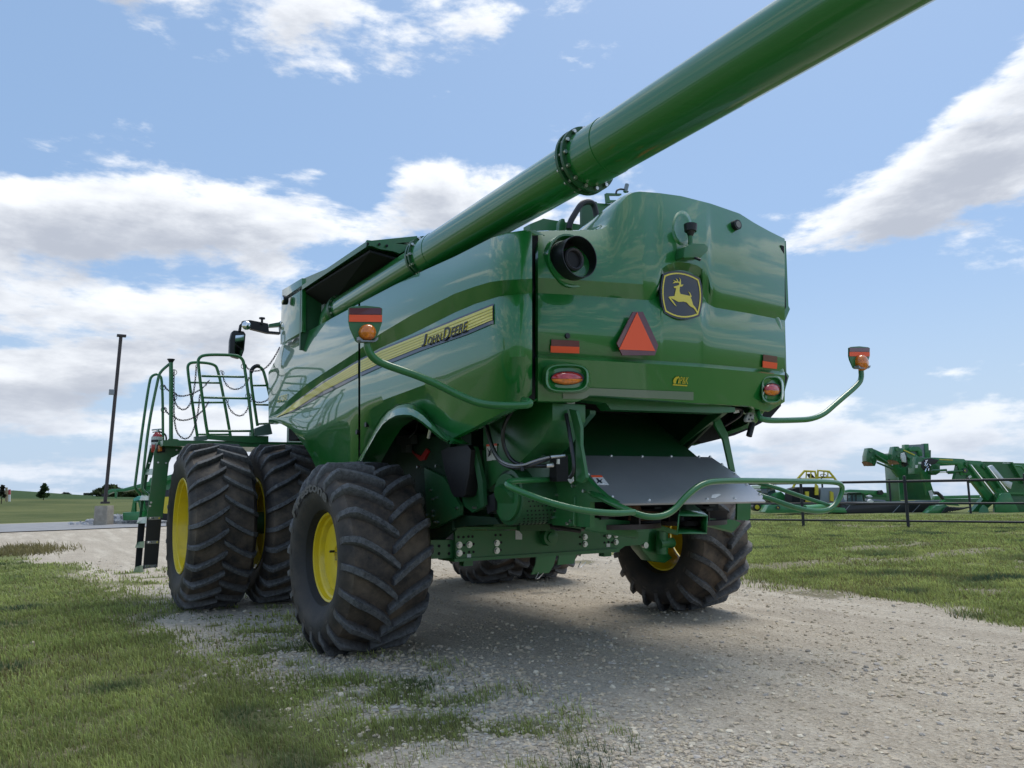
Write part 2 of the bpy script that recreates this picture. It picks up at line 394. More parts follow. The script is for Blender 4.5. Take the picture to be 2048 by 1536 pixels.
def fast_mesh(name, co, faces, mat_, cols=None, smooth=True):
    me = bpy.data.meshes.new(name); k_ = faces.shape[1]; nf = len(faces)
    me.vertices.add(len(co)); me.vertices.foreach_set('co', co.astype(np.float32).ravel())
    me.loops.add(nf*k_); me.loops.foreach_set('vertex_index', faces.astype(np.int32).ravel())
    me.polygons.add(nf); me.polygons.foreach_set('loop_start', np.arange(0, nf*k_, k_, dtype=np.int32)); me.polygons.foreach_set('loop_total', np.full(nf, k_, dtype=np.int32))
    me.update(calc_edges=True); me.polygons.foreach_set('use_smooth', np.full(nf, smooth))
    if cols is not None:
        ca = me.color_attributes.new('tint', 'FLOAT_COLOR', 'POINT'); c4 = np.ones((len(co), 4), np.float32); c4[:, :3] = cols; ca.data.foreach_set('color', c4.ravel())
    me.materials.append(mat_); o = bpy.data.objects.new(name, me); COL.objects.link(o); return o
co = np.stack([X.ravel(), Y.ravel(), Z.ravel()], 1)
ii = (np.arange(ny-1)[:, None]*nx+np.arange(nx-1)[None, :]).ravel(); fc = np.stack([ii, ii+1, ii+nx+1, ii+nx], 1)
gm = gmask(X, Y).ravel(); bare_ = gmask.bare.ravel(); xs = X.ravel(); ys = Y.ravel()
xl_ = np.interp(ys, [-8, -2.9, -.6, 1.8, 4.5, 9.2, 14], [-1.7, -2.0, -2.25, -2.45, -2.7, -2.85, -3.8])
peb = np.clip(1.2-np.abs(xs-xl_-.45)/.9, 0, 1)*(ys < 6)
mud = np.clip((fbm(xs*.9, ys*.9, 61, 4)-.55)*5, 0, 1)*np.clip(1.3-np.abs(xs-np.interp(ys, [-6, -2.5, -1.4, .7, 7], [2.9, 3.1, 3.5, 3.4, 5.0]))/1.1, 0, 1)
lawn = (xs > 3.6)|(xs < xl_-.6); gm = np.where(lawn, np.maximum(gm, bare_*.5), gm); mud = np.maximum(mud, bare_*lawn*.9)
ground_cols = np.stack([gm, peb, mud], 1)
def ground_mat():
    m = bpy.data.materials.new('ground'); m.use_nodes = True; t = m.node_tree; b = t.nodes['Principled BSDF']; n = t.nodes.new; l = t.links.new
    tcn = n('ShaderNodeTexCoord'); at = n('ShaderNodeAttribute'); at.attribute_name = 'tint'; sp = n('ShaderNodeSeparateColor'); l(at.outputs['Color'], sp.inputs[0])
    def noise(sc, det=8, ro=.6, vec=None):
        q = n('ShaderNodeTexNoise'); q.inputs['Scale'].default_value = sc; q.inputs['Detail'].default_value = det; q.inputs['Roughness'].default_value = ro; l(vec or tcn.outputs['Object'], q.inputs['Vector']); return q.outputs[0]
    def mr(x, a, c, d=0., e=1.):
        q = n('ShaderNodeMapRange'); l(x, q.inputs[0]); q.inputs[1].default_value = a; q.inputs[2].default_value = c; q.inputs[3].default_value = d; q.inputs[4].default_value = e; return q.outputs[0]
    def mx(f, a, c, bt='MIX'):
        q = n('ShaderNodeMix'); q.data_type = 'RGBA'; q.blend_type = bt
        if isinstance(f, float): q.inputs[0].default_value = f
        else: l(f, q.inputs[0])
        for i, x in ((6, a), (7, c)):
            if isinstance(x, tuple): q.inputs[i].default_value = (*x, 1)
            else: l(x, q.inputs[i])
        return q.outputs[2]
    def ma(op, a, c):
        q = n('ShaderNodeMath'); q.operation = op; q.use_clamp = True
        for i, x in enumerate((a, c)):
            if isinstance(x, float): q.inputs[i].default_value = x
            else: l(x, q.inputs[i])
        return q.outputs[0]
    big = noise(.55, 6); mid = noise(3.2, 8, .7); fine = noise(34, 8, .75)
    vo = n('ShaderNodeTexVoronoi'); vo.inputs['Scale'].default_value = 42; l(tcn.outputs['Object'], vo.inputs['Vector'])
    vo2 = n('ShaderNodeTexVoronoi'); vo2.inputs['Scale'].default_value = 95; l(tcn.outputs['Object'], vo2.inputs['Vector'])
    grav = mx(mr(mid, .35, .65), (.50, .42, .32), (.67, .59, .47))
    grav = mx(mr(big, .40, .62), grav, mx(.5, grav, (.50, .43, .335)))
    bw = n('ShaderNodeRGBToBW'); l(vo.outputs['Color'], bw.inputs[0]); bw2 = n('ShaderNodeRGBToBW'); l(vo2.outputs['Color'], bw2.inputs[0])
    st = mx(mr(bw.outputs[0], .2, .8), (.33, .28, .215), (.68, .60, .475))
    grav = mx(.42, grav, st)
    grav = mx(mr(bw2.outputs[0], .62, .8, 0., .5), grav, (.66, .60, .49))
    grav = mx(mr(fine, .52, .36, 0., .6), grav, (.27, .23, .18))
    mp = n('ShaderNodeMapping'); mp.inputs['Scale'].default_value = (1.6, .16, 1); mp.inputs['Rotation'].default_value = (0, 0, .35); l(tcn.outputs['Object'], mp.inputs[0]); rut = noise(2.2, 6, .6, mp.outputs[0]); grav = mx(mr(rut, .50, .64, 0., .5), grav, (.70, .63, .51)); grav = mx(mr(rut, .46, .34, 0., .3), grav, (.36, .305, .235))
    pb = mx(mr(bw.outputs[0], .25, .75), (.36, .325, .28), (.66, .61, .51))
    grav = mx(ma('MULTIPLY', sp.outputs[1], .7), grav, pb)
    grav = mx(ma('MULTIPLY', sp.outputs[2], .75), grav, (.25, .205, .16))
    gr = mx(mr(mid, .35, .7), (.175, .215, .075), (.300, .320, .125)); gr = mx(mr(big, .42, .66, 0., .6), gr, (.24, .25, .105))
    gr = mx(mr(fine, .35, .7, 0., .5), gr, (.08, .105, .038))
    soil = mx(mr(fine, .3, .7), (.11, .085, .055), (.20, .165, .12))
    # near the camera real blades stand on soil; far away the sheet carries the lawn colour
    cdn = n('ShaderNodeVectorMath'); cdn.operation = 'DISTANCE'; l(tcn.outputs['Object'], cdn.inputs[0]); cdn.inputs[1].default_value = (-3, -1, 0)
    gr = mx(mr(cdn.outputs['Value'], 5., 16., .45, 0.), gr, soil)
    gf = ma('ADD', sp.outputs[0], 0.); e1 = ma('ADD', sp.outputs[0], ma('SUBTRACT', fine, .5)); gsel = mr(e1, .3, .6)
    c = mx(gsel, grav, gr); c = mx(ma('MULTIPLY', ma('MULTIPLY', sp.outputs[2], gsel), mr(fine, .35, .55)), c, (.27, .225, .155))
    sx = n('ShaderNodeSeparateXYZ'); l(tcn.outputs['Object'], sx.inputs[0])
    fl = mr(sx.outputs[1], 38., 39.); c = mx(fl, c, mx(mr(noise(.11, 7, .7), .35, .65), (.080, .105, .034), (.155, .170, .062))); fy = mr(sx.outputs[1], 95., 130.); c = mx(fy, c, (.045, .085, .026))
    l(c, b.inputs['Base Color']); b.inputs['Roughness'].default_value = .95; b.inputs['Specular IOR Level'].default_value = .15
    hh = ma('ADD', ma('MULTIPLY', fine, .6), ma('MULTIPLY', vo.outputs['Distance'], .5))
    bp = n('ShaderNodeBump'); bp.inputs['Strength'].default_value = .9; bp.inputs['Distance'].default_value = .03; l(hh, bp.inputs['Height']); l(bp.outputs[0], b.inputs['Normal'])
    return m
go = fast_mesh('ground', co, fc, ground_mat(), ground_cols); tag(go, kind='structure')
ROADM = mat('road_asphalt', (.30, .30, .30), .9, var=.12, vscale=1.5, bump=.2, bscale=60)
rp = MB(); xs_ = np.linspace(-70, 40, 60)
rp.grid([[(x, y, float(height(np.array(x), np.array(y)))+.03) for x in xs_] for y in (27.3, 30, 33, 36.5)]); tag(rp.build('road', ROADM), kind='structure')

# stones lying loose on the gravel
ICO = np.array([(0, .526, .851), (0, -.526, .851), (.851, 0, .526), (-.851, 0, .526), (.526, .851, 0), (-.526, .851, 0), (.526, -.851, 0), (-.526, -.851, 0), (.851, 0, -.526), (-.851, 0, -.526), (0, .526, -.851), (0, -.526, -.851)])
ICF = np.array([(0, 1, 2), (0, 2, 4), (0, 4, 5), (0, 5, 3), (0, 3, 1), (1, 6, 2), (2, 8, 4), (4, 10, 5), (5, 9, 3), (3, 7, 1), (1, 7, 6), (2, 6, 8), (4, 8, 10), (5, 10, 9), (3, 9, 7), (11, 6, 7), (11, 8, 6), (11, 10, 8), (11, 9, 10), (11, 7, 9)])
def sector(n, d0, d1, a0=-.66, a1=.66, pw=1.0):
    a = YAW+rng.uniform(a0, a1, n); d = d0*(d1/d0)**(rng.random(n)**pw); return CAM.x+d*np.sin(a), CAM.y+d*np.cos(a), d
def stones(name, n, d0, d1, smin, smax, keep, seed, pw=1.0):
    x, y, d = sector(n, d0, d1, pw=pw); k_ = rng.random(n) < keep(x, y); x, y, d = x[k_], y[k_], d[k_]; n = len(x)
    s = smin+(smax-smin)*rng.random(n)**5
    s = s*np.clip(d/4.5, .6, 1.15)
    jit = 1+rng.uniform(-.32, .32, (n, 12, 1)); sc = np.stack([rng.uniform(.7, 1.4, n), rng.uniform(.7, 1.2, n), rng.uniform(.35, .8, n)], 1)[:, None, :]
    a = rng.uniform(0, 2*PI, n); v = ICO[None]*jit*sc*s[:, None, None]; ca, sa = np.cos(a)[:, None], np.sin(a)[:, None]
    vx = v[..., 0]*ca-v[..., 1]*sa; vy = v[..., 0]*sa+v[..., 1]*ca
    z = height(x, y); co_ = np.stack([vx+x[:, None], vy+y[:, None], v[..., 2]+z[:, None]+s[:, None]*.2], -1).reshape(-1, 3)
    fc_ = (ICF[None]+(np.arange(n)*12)[:, None, None]).reshape(-1, 3)
    base = 1.2*np.array([(.52, .44, .32), (.46, .385, .29), (.62, .55, .43), (.44, .40, .35), (.50, .42, .32), (.36, .32, .27)])[rng.choice(6, n, p=[.34, .24, .14, .12, .10, .06])]*rng.uniform(.75, 1.1, (n, 1))
    return fast_mesh(name, co_, fc_, STONE, np.repeat(base, 12, 0), smooth=False)
STONE = attr_mat('stone', 'tint', .9)
kg = lambda x, y: np.clip(1-gmask(x, y)*1.25, 0, 1)*(np.abs(y-26) > 0)*(y < 27)
o = stones('gravel', 78000, 2.0, 18, .0038, .019, lambda x, y: kg(x, y)*(.30+.7*np.clip(fbm(x*.9, y*.9, 71)*3-1, 0, 1)), 1); tag(o, 'loose crushed stones strewn over the pale gravel drive', 'gravel', kind='stuff')
def edge_keep(x, y):
    xl = np.interp(y, [-8, -2.9, -.6, 1.8, 4.5, 9.2], [-1.7, -2.0, -2.25, -2.45, -2.7, -2.85]); return np.clip(1.25-np.abs(x-xl-.35)/.75, 0, 1)*(y < 6)*(.2+.8*np.clip(1-gmask(x, y), 0, 1))
o = stones('pebbles', 56000, 2.0, 8, .008, .022, edge_keep, 2, pw=.8); tag(o, 'rounded pale pebbles along the ragged edge of the left lawn', 'gravel', kind='stuff')
# grass blades
GRASSM = bpy.data.materials.new('grass'); GRASSM.use_nodes = True; _t = GRASSM.node_tree; _b = _t.nodes['Principled BSDF']
_a = _t.nodes.new('ShaderNodeAttribute'); _a.attribute_name = 'tint'; _t.links.new(_a.outputs['Color'], _b.inputs['Base Color']); _b.inputs['Roughness'].default_value = .55; _b.inputs['Specular IOR Level'].default_value = .3
_tr = _t.nodes.new('ShaderNodeBsdfTranslucent'); _t.links.new(_a.outputs['Color'], _tr.inputs[0]); _ms = _t.nodes.new('ShaderNodeMixShader'); _ms.inputs[0].default_value = .42
_t.links.new(_b.outputs[0], _ms.inputs[1]); _t.links.new(_tr.outputs[0], _ms.inputs[2]); _t.links.new(_ms.outputs[0], _t.nodes['Material Output'].inputs[0])
def blades(name, x, y, hmin, hmax, wid, dist, dry=0.08):
    n = len(x); z = height(x, y)-.004; h = (hmin+(hmax-hmin)*rng.random(n)**1.6)*(.55+.9*fbm(x*2.2, y*2.2, 81, 3))
    a = rng.uniform(0, 2*PI, n); lean = rng.uniform(.15, .95, n)*h; la = rng.uniform(0, 2*PI, n)*.6+1.2
    w = wid*np.clip(dist/3.5, .8, 6)*rng.uniform(.7, 1.3, n)
    dx, dy = np.cos(a)*w, np.sin(a)*w; lx, ly = np.cos(la)*lean, np.sin(la)*lean
    p = np.zeros((n, 5, 3)); b0 = np.stack([x, y, z], 1)
    p[:, 0] = b0+np.stack([-dx, -dy, 0*dx], 1); p[:, 1] = b0+np.stack([dx, dy, 0*dx], 1)
    m = b0+np.stack([lx*.35, ly*.35, h*.6], 1); p[:, 2] = m+np.stack([dx*.75, dy*.75, 0*dx], 1); p[:, 3] = m-np.stack([dx*.75, dy*.75, 0*dx], 1)
    p[:, 4] = b0+np.stack([lx, ly, h*(1-.35*(lean/h)**2)], 1)
    f = np.array([(0, 1, 2), (0, 2, 3), (3, 2, 4)]); fc_ = (f[None]+(np.arange(n)*5)[:, None, None]).reshape(-1, 3)
    t = fbm(x*.9, y*.9, 91, 3)[:, None]; t2 = fbm(x*3, y*3, 95, 3)[:, None]
    c = np.array([.235, .300, .090])*(1-t)+np.array([.450, .485, .165])*t
    c = c*(.6+.9*t2)*rng.uniform(.65, 1.35, (n, 1)); blue = (np.clip(vnoise(x*1.7, y*1.7, 99)-.66, 0, 1)*3)[:, None]; c = c*(1-blue)+np.array([.06, .105, .06])*blue
    dr = rng.random(n) < dry+.25*np.clip(fbm(x*.7, y*.7, 97)-.52, 0, 1)*4; c[dr] = np.array([.26, .23, .10])*rng.uniform(.6, 1.1, (dr.sum(), 1))
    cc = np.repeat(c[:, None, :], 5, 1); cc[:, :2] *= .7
    return fast_mesh(name, p.reshape(-1, 3), fc_, GRASSM, cc.reshape(-1, 3), smooth=False)
x, y, d = sector(420000, 1.9, 19, -.68, .15, pw=.9)
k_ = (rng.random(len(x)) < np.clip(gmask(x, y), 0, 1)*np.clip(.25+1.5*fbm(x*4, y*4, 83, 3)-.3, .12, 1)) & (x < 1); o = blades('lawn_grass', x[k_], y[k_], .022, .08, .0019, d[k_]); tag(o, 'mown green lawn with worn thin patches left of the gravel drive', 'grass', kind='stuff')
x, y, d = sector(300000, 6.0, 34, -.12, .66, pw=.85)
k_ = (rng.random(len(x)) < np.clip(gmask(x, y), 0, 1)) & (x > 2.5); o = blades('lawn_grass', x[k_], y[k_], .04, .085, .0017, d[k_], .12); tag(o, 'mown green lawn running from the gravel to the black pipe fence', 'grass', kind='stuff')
n_ = 2500; q0 = P(30, 1104, 2, 0); x = rng.normal(q0.x, .5, n_); y = rng.normal(q0.y, .8, n_); d = np.full(n_, 16.)
c0 = blades('dry_grass', x, y, 0.06, .20, .002, d, 1.0); tag(c0, 'tall dry reddish grass at the corner of the left lawn', 'grass', kind='stuff')

x, y, d = sector(30000, 2.0, 9, -.6, .2); xl = np.interp(y, [-8, -2.9, -.6, 1.8, 4.5, 9.2], [-2.4, -2.45, -2.6, -2.6, -2.7, -2.85])
k_ = (rng.random(len(x)) < np.clip(1.1-np.abs(x-xl-.1)/.9, 0, 1)*np.clip((fbm(x*2.6, y*2.6, 131, 3)-.47)*7, 0, 1)*.8)
o = blades('clover', x[k_], y[k_], .016, .040, .0062, d[k_], .02); tag(o, 'low broad leaved weeds and clover among the pebbles at the lawn edge', 'weeds', kind='stuff')
# ================================================================== THE COMBINE
combine = thing('combine_harvester', (0, 1.5, 0), 'huge green combine harvester on the gravel with dual front wheels and folded unloading auger', 'combine harvester')
R_ = combine
# ---- side panels: five edge lines traced along the side, each lying at its own bulge
T_TOP = [(537, 745), (550, 722), (563, 690), (608, 668), (620, 660), (626, 657), (717, 608), (793, 568), (852, 539), (910, 513), (955, 490), (985, 475), (1010, 468), (1042, 463), (1071, 462)]
T_BU = [(537, 834), (617, 766), (711, 705), (758, 669), (822, 631), (910, 587), (950, 573), (980, 564), (1010, 560), (1071, 557)]
T_BL = [(537, 835), (560, 826), (646, 762), (711, 725), (758, 697), (822, 669), (910, 625), (950, 608), (998, 593), (1030, 589), (1071, 586)]
T_CR = [(537, 843), (560, 846), (586, 860), (600, 872), (615, 878), (640, 866), (690, 836), (720, 818), (780, 795), (880, 758), (944, 733), (985, 719), (1030, 713), (1071, 714)]
T_BO = [(537, 847), (552, 846), (569, 848), (586, 862), (610, 893), (624, 917), (634, 941), (700, 950), (712, 924), (724, 902), (737, 878), (748, 856), (761, 835), (775, 820), (793, 809), (808, 806), (822, 807), (834, 813), (846, 822), (858, 836), (871, 852), (882, 865), (893, 877), (900, 879), (940, 859), (985, 835), (1030, 812), (1061, 797), (1071, 792)]
def xb(u):
    t = max(0, (u-975)/93.0); return -1.56+.20*t**2.4
def s_off(u, v):
    top, bu, bl, cr, bo = (ipl(t, u) for t in (T_TOP, T_BU, T_BL, T_CR, T_BO))
    bl = max(bl, bu+.5); cr = max(cr, bl+1); bo = max(bo, cr+.5); g = min(1, (bl-bu)/28); h = min(1, (bo-cr)/60)
    if v < bu: t = (v-top)/max(1, bu-top); return .055*(1-t)-.055*t-.030*math.sin(PI*t)
    if v < bl: t = (v-bu)/(bl-bu); return -.055+.062*g*t
    if v < cr: t = (v-bl)/(cr-bl); return (-.055+.062*g)*(1-t)-.050*t-.028*math.sin(PI*t)
    t = (v-cr)/(bo-cr); return -.050+.125*h*t
def side(u, v, eps=0.0): return PX(u, v, xb(u)+s_off(u, v)-eps)
def side_panel(name, u0, u1):
    us = sorted(set([u0, u1]+list(np.arange(u0+2, u1-1, 5.0)))); rows = []
    for k_, (A, B, n) in enumerate(((T_TOP, T_BU, 7), (T_BU, T_BL, 2), (T_BL, T_CR, 7), (T_CR, T_BO, 5))):
        for j in range(n + (1 if k_ == 3 else 0)):
            r = []
            for u in us:
                a, bu, bl, cr, bo = (ipl(t, u) for t in (T_TOP, T_BU, T_BL, T_CR, T_BO)); bl = max(bl, bu+.5); cr = max(cr, bl+1); bo = max(bo, cr+.5)
                e = (a, bu, bl, cr, bo); v = e[k_]+(e[k_+1]-e[k_])*j/n; r.append(side(u, v))
            rows.append(r)
    # folded lips: top edge turns inward, and so do both ends and the bottom
    rows = [[p+V(.10, 0, -.01) for p in rows[0]], [p+V(.02, 0, .012) for p in rows[0]]]+rows+[[p+V(.03, 0, -.008) for p in rows[-1]], [p+V(.09, 0, .01) for p in rows[-1]]]
    rows = [[r[0]+V(.07, -.004, 0)]+r+[r[-1]+V(.015, .02, 0)] for r in rows]
    mb = MB().grid(rows); return mb
ps = [('side_panel', 537, 716.5), ('side_panel', 720.5, 1064)]
for nm, a, b in ps:
    mb = side_panel(nm, a, b); o = mb.build(nm, G_PAINT, R_, smooth=28)
    m2 = MB(); m2.v = [(-x*.90, y+.34, z+.02) for x, y, z in mb.v]; m2.f = [f[::-1] for f in mb.f]; m2.build(nm, G_PAINT, R_, smooth=28)
MB().prism([PY(u, v, -1.60) for u, v in ((1560, 478), (1572, 482), (1577, 612), (1580, 618), (1570, 642), (1573, 745), (1578, 752), (1563, 806), (1550, 806), (1558, 745), (1555, 640), (1560, 612))], (0, .25, 0)).build('panel_end', G_PAINT, R_)
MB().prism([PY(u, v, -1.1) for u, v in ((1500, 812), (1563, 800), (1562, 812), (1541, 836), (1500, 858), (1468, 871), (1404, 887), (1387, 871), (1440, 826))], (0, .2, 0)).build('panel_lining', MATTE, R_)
# wheel-arch flare of the rear panel
fo = [(712, 922), (724, 902), (737, 878), (748, 856), (761, 835), (775, 820), (793, 809), (808, 806), (822, 807), (834, 813), (846, 822), (858, 836), (871, 852), (882, 865), (893, 877), (900, 880)]
fi = [(723, 922), (731, 906), (742, 886), (752, 868), (765, 849), (778, 838), (792, 831), (807, 829), (822, 830), (834, 836), (846, 844), (858, 854), (870, 864), (880, 872), (888, 878), (896, 882)]
rows = [[side(u, v)+V(.01, 0, 0) for u, v in fo], [PX(u*.55+a*.45, v*.55+b*.45-1, -1.60) for (u, v), (a, b) in zip(fo, fi)], [PX(u, v, -1.625) for u, v in fi], [PX(u, v, -1.60)+V(0, 0, -.02) for u, v in fi], [PX(u, v, -1.60)+V(.18, 0, -.02) for u, v in fi]]
fl = MB().grid(rows).build('fender_flare', G_PAINT, R_, smooth=50)
mb = MB()
for i in range(7):
    u, v = 745+i*7.2, 866-i*8.6+(i*i)*.55
    p = [PX(u, v, -1.632), PX(u+3.6, v-4.6, -1.632), PX(u+8.0, v+.5, -1.640), PX(u+4.4, v+5.0, -1.640)]
    mb.prism(p, (-.003, 0, 0))
# panel latches
mb = MB()
for u, v in ((733, 849), (715, 864)):
    p = side(u, v, .0); mb.mark().cyl(p+V(.02, 0, 0), p+V(-.012, 0, 0), .024, n=14)
mb.builds('latch', BLACK, R_)
# yellow stripe decal with dark borders
T_Y0 = [(553, 834), (588, 806), (646, 766), (717, 722), (764, 699), (852, 664), (920, 636), (988, 609)]
T_Y1 = [(553, 834.6), (588, 820), (646, 783), (717, 747), (764, 726), (843, 694), (934, 662), (983, 641)]
def strip(name, u0, u1, f0, f1, m, eps, n=60):
    us = np.linspace(u0, u1, n); return MB().grid([[side(u, f0(u)+(f1(u)-f0(u))*j/3, eps) for u in us] for j in range(4)]).build(name, m, R_, smooth=60)
for a, b in ((553, 716), (721, 985)):
    strip('stripe_border', a, b+(2 if b > 900 else 0), lambda u: ipl(T_Y0, u)-2.6*min(1, (u-553)/80), lambda u: ipl(T_Y1, u)+7*min(1, (u-553)/100), KDEC, .006)
    strip('yellow_stripe', a, b, lambda u: ipl(T_Y0, u)+1*min(1, (u-553)/80), lambda u: ipl(T_Y1, u)-1*min(1, (u-553)/60), YDEC, .010)
    mb = MB()
    us = np.linspace(max(a, 600), b, 40)
    for j in (1, 2, 3, 4): mb.grid([[side(u, ipl(T_Y0, u)+(ipl(T_Y1, u)-ipl(T_Y0, u))*(j/5+q), .0125) for u in us] for q in (0, .045)])
    mb.build('stripe_line', mat('stripe_tint', (.50, .42, .07), .5), R_)
def txt(name, s, quad, fn, m, shear=0, bold=0):
    return put_text(MB(), s, quad, fn, shear, bold).build(name, m, R_, smooth=0)
sf = lambda e: (lambda u, v: side(u, v, e))
for m_, e, bo_ in ((YDEC, .0135, .06), (INK, .017, .018)):
    txt('lettering', 'J', [(842, 693), (850, 690), (854, 667), (846, 670)], sf(e), m_, .0, bo_)
    txt('lettering', 'OHN', [(853, 691), (881, 681), (883, 665), (856, 675)], sf(e), m_, .0, bo_)
    txt('lettering', 'D', [(885, 682), (897, 677), (902, 651), (889, 656)], sf(e), m_, .0, bo_)
    txt('lettering', 'EERE', [(900, 674), (932, 662), (935, 642), (904, 655)], sf(e), m_, .0, bo_)
txt('lettering', 'S780', [(554, 806), (573, 800), (575, 787), (556, 793)], sf(.01), YDEC, .1, .0)
# ---- rear hood
H_TOP = [(1071, 463), (1100, 461.5), (1157, 461), (1192, 460), (1205, 457), (1216, 450), (1226, 436), (1233, 420), (1243, 404), (1255, 391), (1266, 385), (1280, 383), (1318, 386), (1362, 392), (1421, 407), (1479, 427), (1509, 446), (1538, 462), (1560, 473), (1575, 480)]
H_BU = [(1071, 555), (1172, 561), (1292, 569), (1308, 569), (1316, 562), (1321, 548), (1324, 537), (1335, 529), (1348, 525), (1362, 524), (1378, 526), (1395, 531), (1413, 544), (1417, 556), (1421, 574), (1427, 583), (1438, 589), (1500, 601), (1575, 616)]
H_BL = [(1071, 586), (1172, 591), (1290, 600), (1305, 600), (1315, 594), (1321, 582), (1324, 556), (1335, 546), (1348, 541), (1362, 540), (1378, 543), (1390, 549), (1402, 559), (1405, 585), (1410, 600), (1418, 609), (1430, 615), (1500, 627), (1575, 642)]
H_CR = [(1071, 709), (1160, 713), (1260, 718), (1400, 727), (1500, 736), (1575, 744)]
H_BO = [(1071, 802), (1150, 803), (1165, 799), (1176, 791), (1200, 791), (1300, 799), (1387, 806), (1440, 808), (1500, 812), (1515, 818), (1540, 822), (1575, 800)]
def yb(u): t = (u-1290)/250.0; return -2.02+.14*t*t+(.10*t if t > 0 else .0)
def h_lines(u):
    t, bu, bl, cr, bo = (ipl(q, u) for q in (H_TOP, H_BU, H_BL, H_CR, H_BO)); return t, bu, bl, cr, cr+7, max(bo, cr+20)
def h_off(u, v):
    t0, bu, bl, cr, c2, bo = h_lines(u)
    if v < bu: t = (v-t0)/(bu-t0); return .13*(1-t)**1.5-.02*math.sin(PI*t)
    if v < bl: t = (v-bu)/(bl-bu); return .062*t
    if v < cr: t = (v-bl)/(cr-bl); return .062*(1-t)+.050*t**3-.035*math.sin(PI*t)
    if v < c2: t = (v-cr)/(c2-cr); return .050-.065*t
    t = (v-c2)/(bo-c2); return -.015+.11*t
def hood(u, v, eps=0.0): return PY(u, v, yb(u)+h_off(u, v)-eps)
us = sorted(set(list(np.arange(1076, 1570, 4.0))+[1569.5]+[1308, 1316, 1321, 1324, 1405, 1413, 1417, 1421])); rows = []
for k_, n in ((0, 10), (1, 2), (2, 8), (3, 1), (4, 5)):
    for j in range(n+(1 if k_ == 4 else 0)):
        r = []
        for u in us:
            uu = u+0.0; e = h_lines(uu); r.append(hood(uu, e[k_]+(e[k_+1]-e[k_])*j/n))
        rows.append(r)
t0 = rows[0]
rows = [[p+V(0, 1.0, -.16) for p in t0], [p+V(0, .30, -.02) for p in t0], [p+V(0, .10, .012) for p in t0], [p+V(0, .03, .011) for p in t0]]+rows+[[p+V(0, .02, -.006) for p in rows[-1]], [p+V(0, .12, .02) for p in rows[-1]]]
rows = [[r[0]+V(.0, .03 if i > 3 else 0, 0)]+r+[r[-1]+V(0.0, .22 if i > 3 else 0, 0)] for i, r in enumerate(rows)]
MB().grid(rows).build('rear_hood', G_PAINT, R_, smooth=30)
hf = lambda e: (lambda u, v: hood(u, v, e))
def hpl(poly, eps, flat=None):
    cu = sum(a for a, b in poly)/len(poly); cv = sum(b for a, b in poly)/len(poly); us_ = [a for a, b in poly]; vs_ = [b for a, b in poly]
    if flat is not None: p0 = V(0, flat, 0); n = V(0, -1, 0)
    else:
        a_, b_ = hood(min(us_), cv, 0), hood(max(us_), cv, 0); c_, d_ = hood(cu, min(vs_), 0), hood(cu, max(vs_), 0)
        n = (b_-a_).cross(d_-c_).normalized(); n = n if n.y < 0 else -n; p0 = (a_+b_+c_+d_)/4; p1 = hood(cu, cv, 0); p0 = p0+n*max(0, (p1-p0).dot(n))+n*eps
    return lambda u, v, e=0.0: CAM+ray(u, v)*((p0+n*e-CAM).dot(n)/ray(u, v).dot(n))
def hdec(name, poly, m, eps=.010, th=.004, parent=None, flat=None):
    fn = hpl(poly, eps, flat); pts = [fn(u, v) for u, v in poly]
    return MB().prism(pts, (0, -th, 0)).build(name, m, parent or R_, smooth=0)
# black seal gaps beside the hood
MB().prism([PY(u, v, -1.84) for u, v in ((1066, 463), (1076, 463), (1078, 560), (1064, 590), (1072, 712), (1070, 800), (1058, 795), (1062, 712), (1057, 588), (1067, 555))], (0, .03, 0)).build('seam_seal', MATTE, R_)
MB().prism([PY(u, v, -1.66) for u, v in ((1562, 490), (1568, 492), (1572, 614), (1562, 640), (1571, 744), (1575, 756), (1563, 800), (1558, 795), (1566, 745), (1556, 640), (1565, 612))], (0, .03, 0)).build('seam_seal', MATTE, R_)
# emblem
def arcq(a, b, c, n=8): return [tuple(a[i]*(1-t)**2+2*b[i]*t*(1-t)+c[i]*t*t for i in (0, 1)) for t in [k_/n for k_ in range(n)]]
def EZ(x, y): return (1280+x*160/1536, 500+y*160/1536)
def shield(s, dx=0, dy=0):
    cx, cy = 790, 865
    P4 = [arcq((445, 455), (760, 310), (1150, 540)), arcq((1150, 540), (1262, 900), (1140, 1275)), arcq((1140, 1275), (790, 1420), (465, 1205)), arcq((465, 1205), (345, 830), (445, 455))]
    return [EZ(cx+(x-cx)*s+dx, cy+(y-cy)*s+dy) for a in P4 for x, y in a]
EY = min(hood(u, v).y for u, v in shield(1.0)+shield(.5))-.006
em = hdec('emblem', shield(1.0), KDEC, .014, -.02, None, EY)
def EP(u, v, e): return PY(u, v, EY-e)
def ring(name, a, b, m, eps):
    n = len(a); mb = MB()
    mb.grid([[EP(u, v, eps) for u, v in a+[a[0]]], [EP(u, v, eps) for u, v in b+[b[0]]]]); return mb.build(name, m, em, smooth=0)
ring('emblem_border', shield(.925), shield(.865), YDEC, .003)
